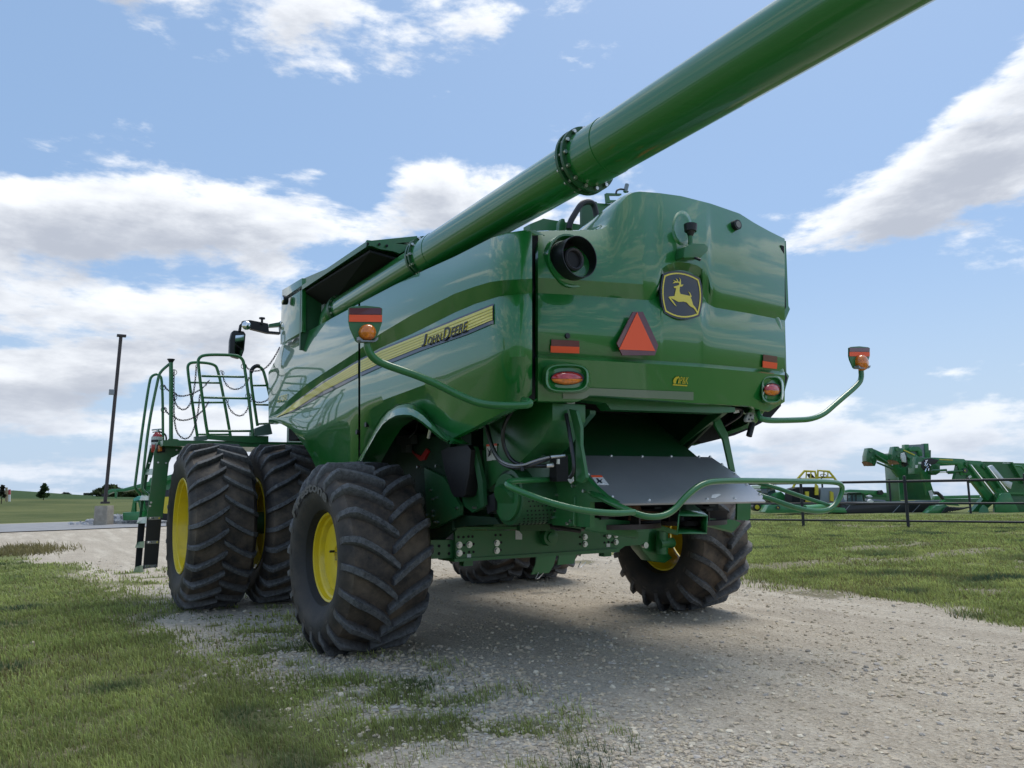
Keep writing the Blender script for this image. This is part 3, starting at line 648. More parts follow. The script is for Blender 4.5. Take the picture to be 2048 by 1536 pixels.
deer = [(645, 705), (700, 690), (745, 672), (752, 650), (735, 630), (690, 628), (622, 642), (655, 610), (672, 610), (632, 575), (668, 590), (700, 603), (708, 590), (683, 543), (718, 570), (730, 605), (758, 612), (765, 570), (745, 528), (775, 560), (786, 610), (782, 665), (835, 665), (805, 700), (762, 705), (755, 790), (775, 845), (860, 862), (950, 882), (960, 870), (945, 830), (922, 795), (960, 825), (990, 895), (970, 915), (990, 960), (1015, 1050), (1060, 1105), (1110, 1195), (1098, 1222), (1060, 1160), (1030, 1120), (960, 1080), (890, 1005), (830, 990), (740, 998), (660, 955), (590, 925), (620, 965), (700, 1080), (660, 1055), (585, 965), (545, 905), (570, 893), (662, 885), (672, 820), (692, 735), (650, 725)]
pl = [EP(*EZ(x, y), .002) for x, y in deer]; MB().prism(pl, (0, -.002, 0)).build('leaping_deer', YDEC, em, smooth=0)
# slow vehicle triangle
sm = hdec('slow_vehicle_sign', [(1264, 624), (1284, 624), (1315, 691), (1308, 711), (1243, 711), (1232, 687)], REDM, .020, .01)
_tp = [(1264, 624), (1284, 624), (1315, 691), (1308, 711), (1243, 711), (1232, 687)]; _tf = hpl(_tp, .020)
MB().prism([_tf(u, v, .012) for u, v in ((1274, 625), (1310, 702), (1238, 699))], (0, -.002, 0)).build('orange_triangle', ORAN, sm, smooth=0)
for a in (((1102, 679), (1158, 682), (1158, 694), (1102, 692)), ((1526, 709), (1554, 713), (1554, 725), (1526, 722))): hdec('maroon_reflector', a, REDM, .010)
for a in (((1101, 692), (1158, 694), (1158, 707), (1101, 705)), ((1525, 722), (1554, 726), (1553, 738), (1525, 735))): hdec('orange_reflector', a, ORAN, .013)
MB().grid([[hood(u, ipl([(1180, 776), (1387, 784)], u)+(ipl([(1170, 798), (1180, 791), (1386, 801)], u)-.5-ipl([(1180, 776), (1387, 784)], u))*j/3, .006) for u in np.linspace(1126, 1387, 40)] for j in range(4)]).build('hood_strip', mat('grey_green_strip', (.16, .23, .17), .3, coat=.5), R_)
# tail lamps in their pods
def pod(cx, cy, hw, hh, lw, lh, dep, name_lab=None):
    def se(sx, sy, k_=3.2, n=40): return [(cx+sx*math.copysign(abs(math.cos(t))**(2/k_), math.cos(t)), cy+sy*math.copysign(abs(math.sin(t))**(2/k_), math.sin(t))) for t in [2*PI*i/n for i in range(n)]]
    ys = yb(cx)
    seq = [(1.12, .02), (1.02, -.03), (.96, -.055), (.90, -.055), (.84, -.04), (.72, -.02)]
    rows = [[PY(u, v, ys+dy*dep+.02) for u, v in (lambda q: q+[q[0]])(se(hw*s, hh*s))] for s, dy in seq]
    el = [(cx+lw*1.06*math.cos(2*PI*i/40), cy+lh*1.1*math.sin(2*PI*i/40)) for i in range(41)]; rows.append([PY(u, v, ys+.0) for u, v in el])
    pd_ = MB().grid(rows).build('lamp_pod', G_PAINT, R_, smooth=40)
    e = lambda s: [PY(cx+lw*s*math.cos(2*PI*i/40), cy+lh*s*math.sin(2*PI*i/40), ys-.005) for i in range(40)]
    MB().prism(e(1.06), (0, -.012, 0)).build('lamp_rim', BLACK, pd_)
    for nm, m_, a0, a1 in (('red_lens', REDL, PI*1.02, PI*2-.05), ('amber_lens', AMBER, .05-.02, PI-.02)):
        rr = []
        for s, dy in ((1, -.018), (.8, -.034), (.5, -.043), (.05, -.046)):
            rr.append([PY(cx+lw*s*math.cos(a0+(a1-a0)*i/20), cy+.12*lh+lh*s*math.sin(a0+(a1-a0)*i/20)*(1.1 if nm == 'red_lens' else .88), ys+dy) for i in range(21)])
        MB().grid(rr).build(nm, m_, pd_, smooth=60)
pod(1134, 756, 44, 28, 31, 13.0, 1)
pod(1544, 779, 21, 27, 16, 12, .8)
# small fittings of the hood
def disc(name, u, v, r, m, d=.03, surf=hood, parent=None, ring_=None):
    p = surf(u, v, 0); mb = MB().cyl(p+V(0, .02, 0), p+V(0, -d, 0), r, n=24); o = mb.build(name, m, parent or R_)
    if ring_: MB().cyl(p+V(0, -d, 0), p+V(0, -d-.004, 0), r*.68, n=24).build('lens', ring_, o)
    return o
disc('rear_camera_lamp', 1468, 452, .042, BLACK, .045, ring_=GLASS); disc('sensor', 1134, 672, .018, BLACK, .012)
# exhaust pipe
ys_ = hood(1149, 517, 0).y; c = PY(1160, 513, ys_-.105)+V(0, .105, 0)
MB().lathe([(.04, .185), (-.02, .185), (-.02, .172), (.02, .150)], c+V(0, .02, 0), 'Y', 48).build('exhaust_collar', G_PAINT, R_, smooth=50)
ex = MB().lathe([(.05, .142), (-.105, .142), (-.105, .137), (.05, .137)], c, 'Y', 48).build('exhaust_pipe', BLACK, R_)
MB().lathe([(.05, .078), (-.045, .078), (-.055, .070), (-.045, .060), (.05, .060)], c, 'Y', 40).build('exhaust_tip', mat('grey_tip', (.07, .07, .085), .5), ex)
MB().cyl(c+V(0, -.025, 0), c+V(0, -.015, 0), .061, n=30).build('exhaust_grille', MESHK, ex)
MB().cyl(c+V(0, .04, 0), c+V(0, .06, 0), .145, n=30).build('exhaust_back', MATTE, ex)
# oval recess and guidance bracket
def ov(cx, cy, a, b, n=28): return [(cx+a*math.cos(2*PI*i/n), cy+b*math.sin(2*PI*i/n)) for i in range(n+1)]
rows = [[hood(u, v, e) for u, v in ov(1364, 456+dv, 17*sc_, 29.5*sc_)] for sc_, e, dv in ((1.28, -.004, 0), (1.12, .003, 0), (1.0, .011, 0), (.93, .012, 0), (.82, .008, .5), (.6, .004, 1), (.3, .001, 1), (.02, .001, 1))]
MB().grid(rows).build('recess', G_PAINT, R_, smooth=70)
hy = yb(1375)
br = MB().prism([PY(u, v, hy-.02) for u, v in ((1350, 520), (1353, 500), (1366, 493), (1392, 494), (1399, 500), (1398, 508), (1385, 521), (1352, 522))], (0, -.09, 0)).build('camera_bracket', G_SATIN, R_, bevel=.006)
MB().tube([PY(1381, 496, hy-.08), PY(1381, 470, hy-.08)], .018, 12).build('bracket_post', G_SATIN, br)
MB().tube([PY(1381, 474, hy-.08), PY(1381, 463, hy-.08)], [.016, .034], 12).tube([PY(1381, 463, hy-.08), PY(1381, 449, hy-.08)], [.045, .05], 12).build('rear_camera', BLACK, br)
MB().tube([PY(1385, 514, hy-.09), PY(1401, 520, hy-.14)], .010, 8).build('bracket_pin', BLACK, br)
# dealer sticker
lg = MB(); A_ = [(1347, 767), (1346, 762), (1348, 757), (1352, 753.5), (1357, 753), (1359, 755), (1355, 757), (1352, 762), (1351.5, 767)]
lg.prism([hood(u, v, .006) for u, v in A_], (0, -.002, 0)).prism([hood(u, v, .006) for u, v in ((1355.5, 767), (1358, 756), (1359, 756), (1358.5, 767))], (0, -.002, 0))
lg.prism([hood(u, v, .006) for u, v in ((1345.5, 768.3), (1374, 770.3), (1374, 772.6), (1345.5, 770.8))], (0, -.002, 0)); dl_ = lg.build('dealer_sticker', YFAR, R_, smooth=0)
put_text(MB(), 'P&K', [(1360, 767.5), (1376, 768.5), (1377, 754.5), (1361, 753.5)], hf(.009), .1, .0).build('dealer_lettering', YFAR, dl_, smooth=0)
# ---- grain tank, cover flaps
gp = [(564, 588), (605, 562), (604, 600), (601, 664), (560, 689)]
MB().prism([PX(u, v, -1.60) for u, v in ((564, 580), (604, 556), (603, 664), (560, 689))], (.05, 0, 0)).build('tank_front_panel', G_PAINT, R_, bevel=.006)
MB().prism([PX(u, v, -1.20) for u, v in ((600, 560), (760, 492), (838, 490), (838, 560), (700, 640), (600, 690))], (.05, 0, 0)).build('grain_tank', G_SATIN, R_)
# niche side wall and dark back
a = PX(603, 575, -1.60); b = PX(601, 664, -1.60)
MB().prism([V(-1.6, a.y, a.z), V(-1.6, b.y-.0, b.z-.2), V(-1.2, b.y, b.z-.2), V(-1.2, a.y, a.z+.12)], (0, .04, 0)).build('niche_wall', G_FRAME, R_)
q1 = PX(605, 563, -1.60); q2 = PX(734, 482, -1.60)
y1, y2 = q1.y, q2.y
MB().prism([V(-1.60, y2, q2.z), V(-1.60, y1+.8, q1.z-.02), V(-1.10, y1+.8, q1.z+.12), V(-1.10, y2, q2.z+.13)], (0, 0, -.05)).build('tank_flap', G_SATIN, R_)
MB().prism([PY(u, v, y2-.01) for u, v in ((734, 480), (818, 490), (812, 500), (800, 507), (785, 502), (760, 498), (745, 492), (733, 491))], (0, .03, 0)).build('flap_end_plate', G_SATIN, R_)
mb = MB()
for u, v in ((758, 489), (773, 492), (735, 488)): p = PY(u, v, y2-.02); mb.mark().cyl(p, p+V(0, -.015, 0), .012, n=8)
mb.builds('bolt', MATTE, R_)
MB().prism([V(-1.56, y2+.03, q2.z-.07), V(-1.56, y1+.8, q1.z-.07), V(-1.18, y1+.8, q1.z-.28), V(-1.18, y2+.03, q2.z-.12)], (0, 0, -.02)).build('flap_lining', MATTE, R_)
# tank walls (also the far side) and ridge
mb = MB().box((-1.2, -.2, 2.3), (1.2, 3.4, 3.25)); mb.build('tank_body', G_FRAME, R_)
MB().box((-1.45, y1+.75, 2.95), (1.5, y1+.85, 3.45)).build('tank_front_wall', G_FRAME, R_)
MB().prism([V(1.55, -.1, 3.55), V(1.55, y1+.8, 3.6), V(1.15, y1+.8, 3.75), V(1.15, -.1, 3.72)], (0, 0, -.05)).build('tank_flap', G_SATIN, R_)
# work lamp on the tank panel
p = PX(575, 601, -1.62); MB().lathe([(0, .05), (-.05, .058), (-.06, .050), (-.055, .0)], p, 'X', 20, closed=False).build('work_lamp', BLACK, R_)
MB().sph(p+V(-.060, 0, 0), .046, 12, 6, (.3, 1, 1)).build('lamp_lens', CHROME, R_)
# cab in front, hidden from here but for its roof edge and mirror arm
MB().box((-.85, 4.1, 2.9), (.85, 5.7, 3.75)).build('cab_glass', GLASS, R_, bevel=.05)
MB().box((-.93, 4.05, 3.75), (.93, 5.9, 3.93)).build('cab_roof', G_PAINT, R_, bevel=.06)
MB().box((-.8, 3.9, 1.5), (.8, 5.7, 2.95)).build('cab_base', G_FRAME, R_)
# ---- unloading auger
AX = -1.30
def AP(u, v): p = PX(u, v, AX); return V(AX, p.y, 0)
az0, az1 = 3.252, 3.283
def apt(y): t = (1.8-y)/6.5; return V(AX, y, az0+(az1-az0)*t)
yA, yB, yC = PX(684, 603, AX).y, PX(850, 503, AX).y, PX(1166, 318, AX).y
ag = MB().tube([apt(yA), apt(yB)], .138, 40).build('auger_tube', G_PAINT, R_)
MB().tube([apt(yB-.04), apt(yB-.36), apt(yC)], .158, 48).build('auger_tube', G_PAINT, R_)
MB().tube([apt(yC-.03), apt(yC-4.6)], .170, 56).build('auger_tube', G_PAINT, R_)
def coll(y, r, w): MB().tube([apt(y+w/2), apt(y-w/2)], r, 48).build('flange', G_FRAME, R_); 
def fl_bolts(y, r, n, w=.045, ph=0):
    mb = MB()
    for i in range(n):
        a = 2*PI*i/n+ph; p = apt(y)+V(math.cos(a)*r, 0, math.sin(a)*r); mb.mark().cyl(p+V(0, w, 0), p+V(0, -w, 0), .012, n=8)
    mb.builds('flange_bolt', STEEL, R_)
coll(yA, .165, .07); fl_bolts(yA, .152, 14, .045)
coll(yB, .186, .03); coll(yB-.05, .184, .02); fl_bolts(yB-.025, .172, 12, .05)
coll(yC, .206, .022); coll(yC-.05, .204, .022); fl_bolts(yC-.025, .187, 14, .055)
MB().tube([apt(yC-.03), apt(yC-.28)], .1735, 56).build('auger_sleeve', G_PAINT, R_)
MB().tube([apt(yB-.03), apt(yB-.26)], .161, 48).build('auger_sleeve', G_PAINT, R_)
el = chaikin([apt(yA), apt(yA+.22), apt(yA+.34)+V(.0, 0, -.10), apt(yA+.36)+V(.0, 0, -.35), apt(yA+.36)+V(0, 0, -.9)], 3)
MB().tube(el, .145, 28).build('auger_elbow', G_PAINT, R_)
p = PX(647, 627, -1.40); MB().box(p+V(-.01, -.045, -.10), p+V(.02, .045, .10)).build('hinge_plate', mat('grey_cast', (.20, .24, .22), .5), R_)
# ---- things on the deck behind the tank
def plate(name, pts, m, th, y=None, x=None, parent=None, bevel=0, ext=None):
    q = [PY(u, v, y) for u, v in pts] if y is not None else [PX(u, v, x) for u, v in pts]
    return MB().prism(q, ext or ((0, th, 0) if y is not None else (th, 0, 0))).build(name, m, parent or R_, bevel=bevel, smooth=30)
plate('deck_beam', ((1060, 448), (1087, 437), (1160, 449), (1165, 466), (1060, 466)), G_SATIN, .1, y=-.9)
plate('deck_plate', ((1164, 410), (1186, 402), (1194, 404), (1194, 445), (1180, 458), (1164, 458)), G_FRAME, .03, y=-1.15)
plate('deck_bracket', ((1193, 406), (1222, 408), (1225, 418), (1208, 424), (1200, 440), (1212, 436), (1222, 428), (1220, 456), (1193, 460)), G_SATIN, .03, y=-1.1)
plate('antenna_frame', ((1213, 386), (1243, 387), (1243, 390), (1218, 390), (1220, 400), (1236, 400), (1230, 405), (1215, 405)), G_SATIN, .03, y=-1.15)
gl = chaikin([PY(u, v, -1.35) for u, v in ((1138, 458), (1140, 444), (1152, 424), (1162, 408), (1174, 403), (1186, 406), (1191, 420), (1194, 440), (1192, 455))], 2)
MB().tube(gl, .024, 10).build('grab_handle', BLACK, R_)
MB().prism([PY(u, v, -1.3) for u, v in ((1118, 460), (1119, 445), (1124, 437), (1129, 438), (1131, 447), (1131, 460))], (0, .04, 0)).build('hinge', G_SATIN, R_)
MB().tube(chaikin([PY(u, v, -1.6) for u, v in ((1232, 388), (1233, 381), (1240, 378), (1248, 379), (1256, 384))], 2), .008, 8).build('cable', RUBH, R_)
p = PY(1252, 377, -1.6); MB().cyl(p+V(-.01, 0, -.03), p+V(.012, 0, .035), .017, n=8).build('cable_plug', GREYP, R_)
MB().box((-1.25, -1.55, 2.35), (1.20, 0, 3.02)).build('engine_deck', G_FRAME, R_)
# ---- underside of the hood, straw hood and chopper
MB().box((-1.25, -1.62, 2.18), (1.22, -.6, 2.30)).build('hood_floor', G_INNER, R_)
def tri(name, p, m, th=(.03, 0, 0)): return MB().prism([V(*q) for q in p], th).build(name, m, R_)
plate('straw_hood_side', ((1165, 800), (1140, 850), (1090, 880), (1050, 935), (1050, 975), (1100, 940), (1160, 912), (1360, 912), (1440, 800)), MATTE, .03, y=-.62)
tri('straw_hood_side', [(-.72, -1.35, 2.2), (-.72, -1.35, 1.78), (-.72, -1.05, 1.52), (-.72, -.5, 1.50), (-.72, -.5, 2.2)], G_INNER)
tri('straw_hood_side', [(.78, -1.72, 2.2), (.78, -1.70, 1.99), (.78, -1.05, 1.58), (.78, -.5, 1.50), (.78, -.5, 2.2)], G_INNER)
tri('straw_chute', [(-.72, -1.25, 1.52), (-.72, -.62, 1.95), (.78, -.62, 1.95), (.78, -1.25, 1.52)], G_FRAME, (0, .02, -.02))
MB().prism([PY(u, v, -1.72) for u, v in ((1160, 789), (1176, 789), (1435, 810), (1470, 815), (1470, 824), (1436, 826), (1222, 819), (1212, 806), (1178, 801), (1160, 800))], (0, .12, 0)).build('hood_crossbar', G_SATIN, R_)
plate('hood_gusset', ((1168, 818), (1180, 821), (1180, 828), (1160, 852), (1130, 880), (1105, 905), (1098, 897), (1140, 850)), G_FRAME, .05, x=-.78)
plate('hood_gusset', ((1425, 820), (1437, 822), (1446, 826), (1352, 898), (1348, 893)), G_FRAME, .05, x=.75)
# stainless deflector sheet
cl = [(1158, 911), (1422, 914), (1471, 947), (1526, 992), (1524, 999), (1236, 1003), (1211, 991), (1183, 966), (1165, 945)]
def cov(u, v, e=0):
    n = V(0, -.56, .83).normalized()*1; p0 = V(0, -1.40, 1.53); q0 = V(0, -1.95, 1.19); d = (q0-p0); n = V(0, d.z, -d.y).normalized(); n = n if n.z > 0 else -n
    r = ray(u, v); t = (p0+n*e-CAM).dot(n)/r.dot(n); return CAM+r*t
cv = MB().prism([cov(u, v) for u, v in cl], (0, .004, -.012)).build('deflector_sheet', STAIN, R_)
MB().prism([cov(1236, 1002, .002), cov(1525, 998, .002), cov(1525, 998, .002)+V(0, -.03, -.018), cov(1236, 1002, .002)+V(0, -.03, -.018)], (0, .01, -.012)).build('sheet_lip', STAIN, cv)
mb = MB()
for u, v in ((1160, 912), (1222, 912), (1284, 913), (1342, 913), (1398, 914), (1420, 914), (1176, 949), (1205, 968), (1224, 994), (1298, 1001), (1414, 999), (1469, 998), (1444, 929), (1470, 948), (1493, 969), (1519, 989)):
    p = cov(u, v, .0); mb.mark().sph(p, .013, 8, 5)
mb.builds('sheet_bolt', STEEL, cv)
wl = MB().prism([cov(u, v, .003) for u, v in ((1181, 951), (1203, 951), (1218, 970), (1195, 970))], (0, 0, .002)).build('warning_label', WHITE, cv)
MB().prism([cov(u, v, .006) for u, v in ((1181, 951), (1203, 951), (1206, 954.5), (1184, 954.5))], (0, 0, .002)).build('label_band', ORAN, wl)
MB().prism([cov(u, v, .006) for u, v in ((1192, 957), (1196, 957), (1199, 961), (1205, 958), (1202, 963), (1207, 967), (1202, 966), (1199, 964), (1194, 967), (1196, 962))], (0, 0, .002)).build('label_figure', KDEC, wl)
MB().prism([cov(u, v, .003) for u, v in ((1425, 990), (1438, 988), (1442, 990), (1430, 997), (1422, 996))], (0, 0, .002)).build('label', WHITE, cv)
# chopper housing, spreader
MB().box((-.80, -1.30, 1.03), (.86, -.4, 1.50)).build('chopper_housing', G_FRAME, R_)
plate('chopper_side', ((1100, 905), (1157, 911), (1164, 946), (1182, 967), (1210, 992), (1232, 1004), (1180, 1004), (1180, 1055), (1105, 1050), (1095, 960)), G_SATIN, .04, x=-.80)
plate('chopper_side', ((1475, 1003), (1502, 1002), (1501, 1036), (1496, 1041), (1474, 1040)), G_SATIN, .02, y=-1.55)
plate('spreader_side', ((1150, 993), (1156, 991), (1182, 991), (1178, 1052), (1150, 1053), (1147, 1050)), G_SATIN, .02, y=-1.6, bevel=.004)
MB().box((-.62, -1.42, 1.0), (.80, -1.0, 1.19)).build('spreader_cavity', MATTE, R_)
rnd = random.Random(3); mb = MB(); rb = MB()
for i in range(16):
    x0 = -.6+i*.085; mb.mark().box((x0, -1.62+.05*(i % 3), 1.06+.03*(i % 4)), (x0+.07, -1.45, 1.075+.03*(i % 4)))
mb.builds('spreader_blade', BLACK, R_)
plate('spreader_plate', ((1258, 1011), (1280, 1011), (1284, 1022), (1320, 1024), (1322, 1046), (1300, 1041), (1282, 1042), (1260, 1041)), RUST, .02, y=-1.62)
for cx_ in (-.28, .42):
    MB().cyl((cx_, -1.45, .985), (cx_, -1.45, 1.02), .30, n=28).build('spreader_disc', BROWN, R_)
    mb = MB()
    for k_ in range(6):
        a = k_*PI/3+.3; d = V(math.cos(a), math.sin(a), 0); s_ = V(-d.y, d.x, 0)*.006; c0_ = V(cx_, -1.45, 1.02)
        mb.mark().prism([c0_+d*.08-s_, c0_+d*.30-s_, c0_+d*.30+s_, c0_+d*.08+s_], (0, 0, .07))
    mb.builds('spreader_vane', BROWN, R_)
plate('spreader_shelf', ((1178, 1048), (1170, 1058), (1276, 1075), (1278, 1069), (1262, 1042), (1180, 1035)), G_SATIN, 0, y=-1.6, ext=(0, .02, -.012))
plate('spreader_shelf', ((1415, 1050), (1467, 1063), (1482, 1046), (1470, 1040), (1415, 1036)), G_SATIN, 0, y=-1.6, ext=(0, .02, -.012))
mb = MB().prism([PY(u, v, -1.35) for u, v in ((1262, 1042), (1300, 1044), (1358, 1062), (1356, 1070), (1300, 1055), (1272, 1058))], (0, .04, 0)); mb.build('spreader_brace', G_SATIN, R_)
# square chute
b1 = [PY(u, v, -1.98) for u, v in ((1359, 1030), (1416, 1031), (1414, 1068), (1355, 1068))]; b2 = [PY(u, v, -1.55) for u, v in ((1363, 1008), (1388, 1009), (1387, 1050), (1362, 1050))]
mb = MB()
for i in range(4):
    j = (i+1) % 4; c = (b1[0]+b1[2])/2; mb.add([b1[i], b1[j], b2[j], b2[i]], [(0, 1, 2, 3)])
mb.build('discharge_chute', G_TUBE, R_, solid=.008, smooth=20)
# drum with guard and the left delivery chute
dc = PX(1016, 994, -1.10)
dr_ = MB().cyl(dc, dc+V(.42, 0, 0), .205, n=40).build('rotor_drum', G_FRAME, R_, bevel=.01)
MB().cyl(dc+V(-.02, 0, 0), dc, .17, n=40).cyl(dc+V(-.035, 0, -.02), dc, .11, n=32).build('drum_cap', G_SATIN, dr_)
mb = MB()
for i in range(9):
    for j in range(16):
        a = -PI*.05-j*PI*.055; x = dc.x+.05+i*.034+(.017 if j % 2 else 0); d = V(0, -math.cos(a), math.sin(a)); mb.cyl(V(x, dc.y, dc.z)+d*.200, V(x, dc.y, dc.z)+d*.2075, .007, n=6)
mb.build('guard_hole', MATTE, dr_)
ch = plate('delivery_chute', ((966, 851), (1062, 800), (1105, 806), (1105, 841), (1081, 885), (1035, 930), (968, 984)), G_SATIN, .28, x=-1.10, bevel=.004)
MB().prism([PX(u, v, -1.104) for u, v in ((973, 889), (982, 888), (984, 921), (974, 922))], (-.002, 0, 0)).build('warning_label', WHITE, ch, smooth=0)
MB().prism([PX(u, v, -1.104) for u, v in ((985, 888), (994, 887), (993, 920), (984, 920))], (-.002, 0, 0)).build('warning_label', WHITE, ch, smooth=0)
MB().prism([PX(u, v, -1.108) for u, v in ((973, 889), (994, 887), (994, 891), (973, 893))], (-.002, 0, 0)).build('label_band', ORAN, ch, smooth=0)
MB().prism([PX(u, v, -1.108) for u, v in ((975, 896), (979, 903), (982, 897), (981, 910), (976, 914), (978, 905))], (-.002, 0, 0)).build('label_figure', KDEC, ch, smooth=0)
MB().prism([PX(u, v, -1.108) for u, v in ((987, 896), (990, 899), (992, 895), (991, 907), (987, 911), (988, 902))], (-.002, 0, 0)).build('label_figure', KDEC, ch, smooth=0)
# hoses
def hose(pts, r, m=RUBH, name='hose'): return MB().tube(chaikin(pts, 3), r, 10).build(name, m, R_)
hose([PX(973, 850, -1.13), PX(985, 900, -1.22), PX(1005, 930, -1.30), PX(1040, 937, -1.30), PX(1075, 925, -1.2), PX(1100, 915, -1.1)], .017)
hose([PX(970, 850, -1.14), PX(984, 898, -1.25), PX(1004, 926, -1.33), PX(1040, 933, -1.33), PX(1070, 921, -1.22), PX(1098, 914, -1.12)], .008, mat('grey_hose', (.35, .35, .36), .3, metal=.4))
hose([PX(1040, 800, -1.2), PX(1008, 845, -1.3), PX(1004, 885, -1.3), PX(1020, 920, -1.25), PX(1045, 932, -1.2), PX(1094, 932, -1.1)], .014)
mb = MB().tube([PX(1098, 914, -1.1), PX(1130, 911, -1.0)], .012, 10).tube([PX(1092, 931, -1.1), PX(1106, 930, -1.05)], .018, 10).tube([PX(1116, 918, -1.05), PX(1116, 928, -1.05)], .012, 8); mb.build('hose_fitting', STEEL, R_)
mb = MB().tube([PX(1043, 925, -1.30), PX(1045, 942, -1.30)], .012, 8); mb.build('hose_clip', BLACK, R_)
plate('valve_plate', ((1048, 908), (1082, 907), (1100, 922), (1098, 953), (1050, 955)), mat('pale_green', (.10, .18, .13), .4, coat=.4), .02, x=-.98)
MB().box(PX(1118, 940, -.95)-V(.05, .04, .08), PX(1118, 940, -.95)+V(.05, .04, .10)).build('valve_block', MATTE, R_)
# left corner post, strut, mud plate with three bolts
st = [PX(1138, 818, -.98), PX(1152, 822, -.98), PX(1161, 855, -.98), PX(1161, 890, -.98), PX(1172, 955, -.98), PX(1164, 966, -.98), PX(1152, 962, -.98), PX(1151, 880, -.98), PX(1146, 850, -.98)]
MB().prism(st, (.025, 0, 0)).build('hood_strut', G_SATIN, R_)
MB().prism([PY(u, v, -1.45) for u, v in ((1430, 832), (1441, 838), (1456, 868), (1471, 944), (1460, 938), (1447, 880), (1430, 850))], (0, .02, 0)).build('hood_strut', G_SATIN, R_)
hose([PX(1132, 828, -1.0), PX(1140, 870, -1.02), PX(1148, 925, -1.02), PX(1148, 945, -1.02), PX(1140, 955, -1.02)], .014)
hose([PY(1098, 889, -1.0), PY(1130, 878, -1.0), PY(1190, 872, -.9), PY(1290, 857, -.8)], .014)
hose([PY(1352, 904, -1.0), PY(1372, 898, -1.0), PY(1384, 885, -1.0), PY(1388, 870, -1.0)], .007)
for q, yy in ((((1134, 803), (1150, 803), (1151, 817), (1147, 825), (1134, 825), (1130, 819)), -1.75), (((1498, 825), (1509, 825), (1508, 838), (1503, 844), (1494, 844), (1492, 838)), -1.62)):
    o = MB().prism([PY(u, v, yy) for u, v in q], (0, .03, 0)).build('lamp_socket', mat('white_plastic', (.55, .56, .55), .4), R_, bevel=.004)
    cu_ = sum(a for a, b in q)/6; cv_ = sum(b for a, b in q)/6; mb = MB()
    for du, dv in ((0, -6), (-4, 4), (4, 4)): p = PY(cu_+du*.8, cv_+dv*.8, yy-.001); mb.mark().cyl(p, p+V(0, -.008, 0), .008, n=8)
    mb.builds('socket_hole', KDEC, o)
MB().prism([PX(u, v, -1.0) for u, v in ((1110, 825), (1116, 826), (1114, 838), (1107, 836))], (.01, 0, 0)).build('tag_label', WHITE, R_)
MB().prism([PY(u, v, -1.6) for u, v in ((1468, 821), (1478, 820), (1479, 825), (1469, 827))], (0, .01, 0)).build('tag_label', WHITE, R_)
MB().prism([PX(u, v, -.98) for u, v in ((1135, 959), (1145, 953), (1146, 962), (1140, 967))], (.01, 0, 0)).build('tag_label', WHITE, R_)
hose([PY(1440, 812, -1.5), PY(1465, 815, -1.5), PY(1483, 818, -1.5), PY(1484, 828, -1.5), PY(1470, 838, -1.4), PY(1450, 850, -1.3)], .016)
MB().tube([PY(1505, 846, -1.6), PY(1498, 872, -1.6)], .026, 10).build('muffler_stub', BLACK, R_)
# black plate added as the shadow behind the left tail lamp
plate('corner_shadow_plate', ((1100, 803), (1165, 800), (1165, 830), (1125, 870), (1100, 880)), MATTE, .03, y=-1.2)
# ---- body core seen behind the rear wheel
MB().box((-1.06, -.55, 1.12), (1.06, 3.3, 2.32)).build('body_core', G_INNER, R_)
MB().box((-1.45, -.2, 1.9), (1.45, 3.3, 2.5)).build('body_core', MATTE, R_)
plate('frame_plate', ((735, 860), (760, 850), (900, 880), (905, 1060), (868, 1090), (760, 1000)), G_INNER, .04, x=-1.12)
plate('frame_plate', ((848, 935), (888, 955), (920, 1010), (920, 1030), (872, 1055), (855, 1060)), G_FRAME, .03, x=-1.16)
plate('frame_plate', ((925, 900), (968, 900), (972, 1010), (945, 1025), (925, 1010)), G_FRAME, .03, x=-1.12)
dk = plate('black_duct', ((881, 902), (895, 895), (935, 890), (942, 900), (938, 950), (930, 990), (924, 995), (908, 994), (902, 985), (890, 945)), mat('duct_plastic', (.006, .006, .008), .55), .15, x=-1.22, bevel=.006)
plate('green_rail', ((943, 893), (950, 893), (965, 960), (968, 1010), (960, 1010), (955, 965)), G_FRAME, .03, x=-1.18)
plate('pump_guard', ((970, 995), (990, 985), (990, 1020), (975, 1028)), BLACK, .15, x=-1.14)
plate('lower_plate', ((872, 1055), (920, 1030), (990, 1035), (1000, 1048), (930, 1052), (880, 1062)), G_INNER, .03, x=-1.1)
plate('red_bracket', ((817, 897), (830, 908), (842, 912), (852, 897), (857, 902), (848, 920), (840, 922)), REDP, .03, x=-1.14)
plate('filter_block', ((793, 872), (822, 870), (823, 888), (812, 890), (812, 905), (803, 905), (802, 890), (793, 888)), mat('cast_metal', (.10, .11, .10), .4, metal=.6), .06, x=-1.2)
mb = MB().tube([PX(861, 858, -1.3), PX(857, 876, -1.3)], .016, 8); mb.build('hose_fitting', STEEL, R_)
hose([PX(768, 848, -1.3), PX(767, 874, -1.3), PX(785, 878, -1.3)], .008, G_FRAME); hose([PX(835, 845, -1.25), PX(832, 862, -1.25), PX(818, 875, -1.25)], .006)
mb = MB(); rnd = random.Random(5)
for u, v in ((836, 934), (866, 998), (853, 1030), (866, 1022), (866, 1032), (873, 995), (862, 980), (873, 932), (870, 1044), (914, 1016), (948, 1015), (1105, 1035), (1112, 990), (1112, 1005), (1108, 1022), (1135, 1047), (1142, 1042), (1101, 972), (1146, 972), (1168, 982), (1156, 957), (964, 1000), (875, 1044)):
    p = PX(u, v, -1.165 if u < 1000 else -.81); mb.mark().cyl(p+V(.02, 0, 0), p+V(-.012, 0, 0), .011, n=8)
mb.builds('bolt', STEEL, R_)
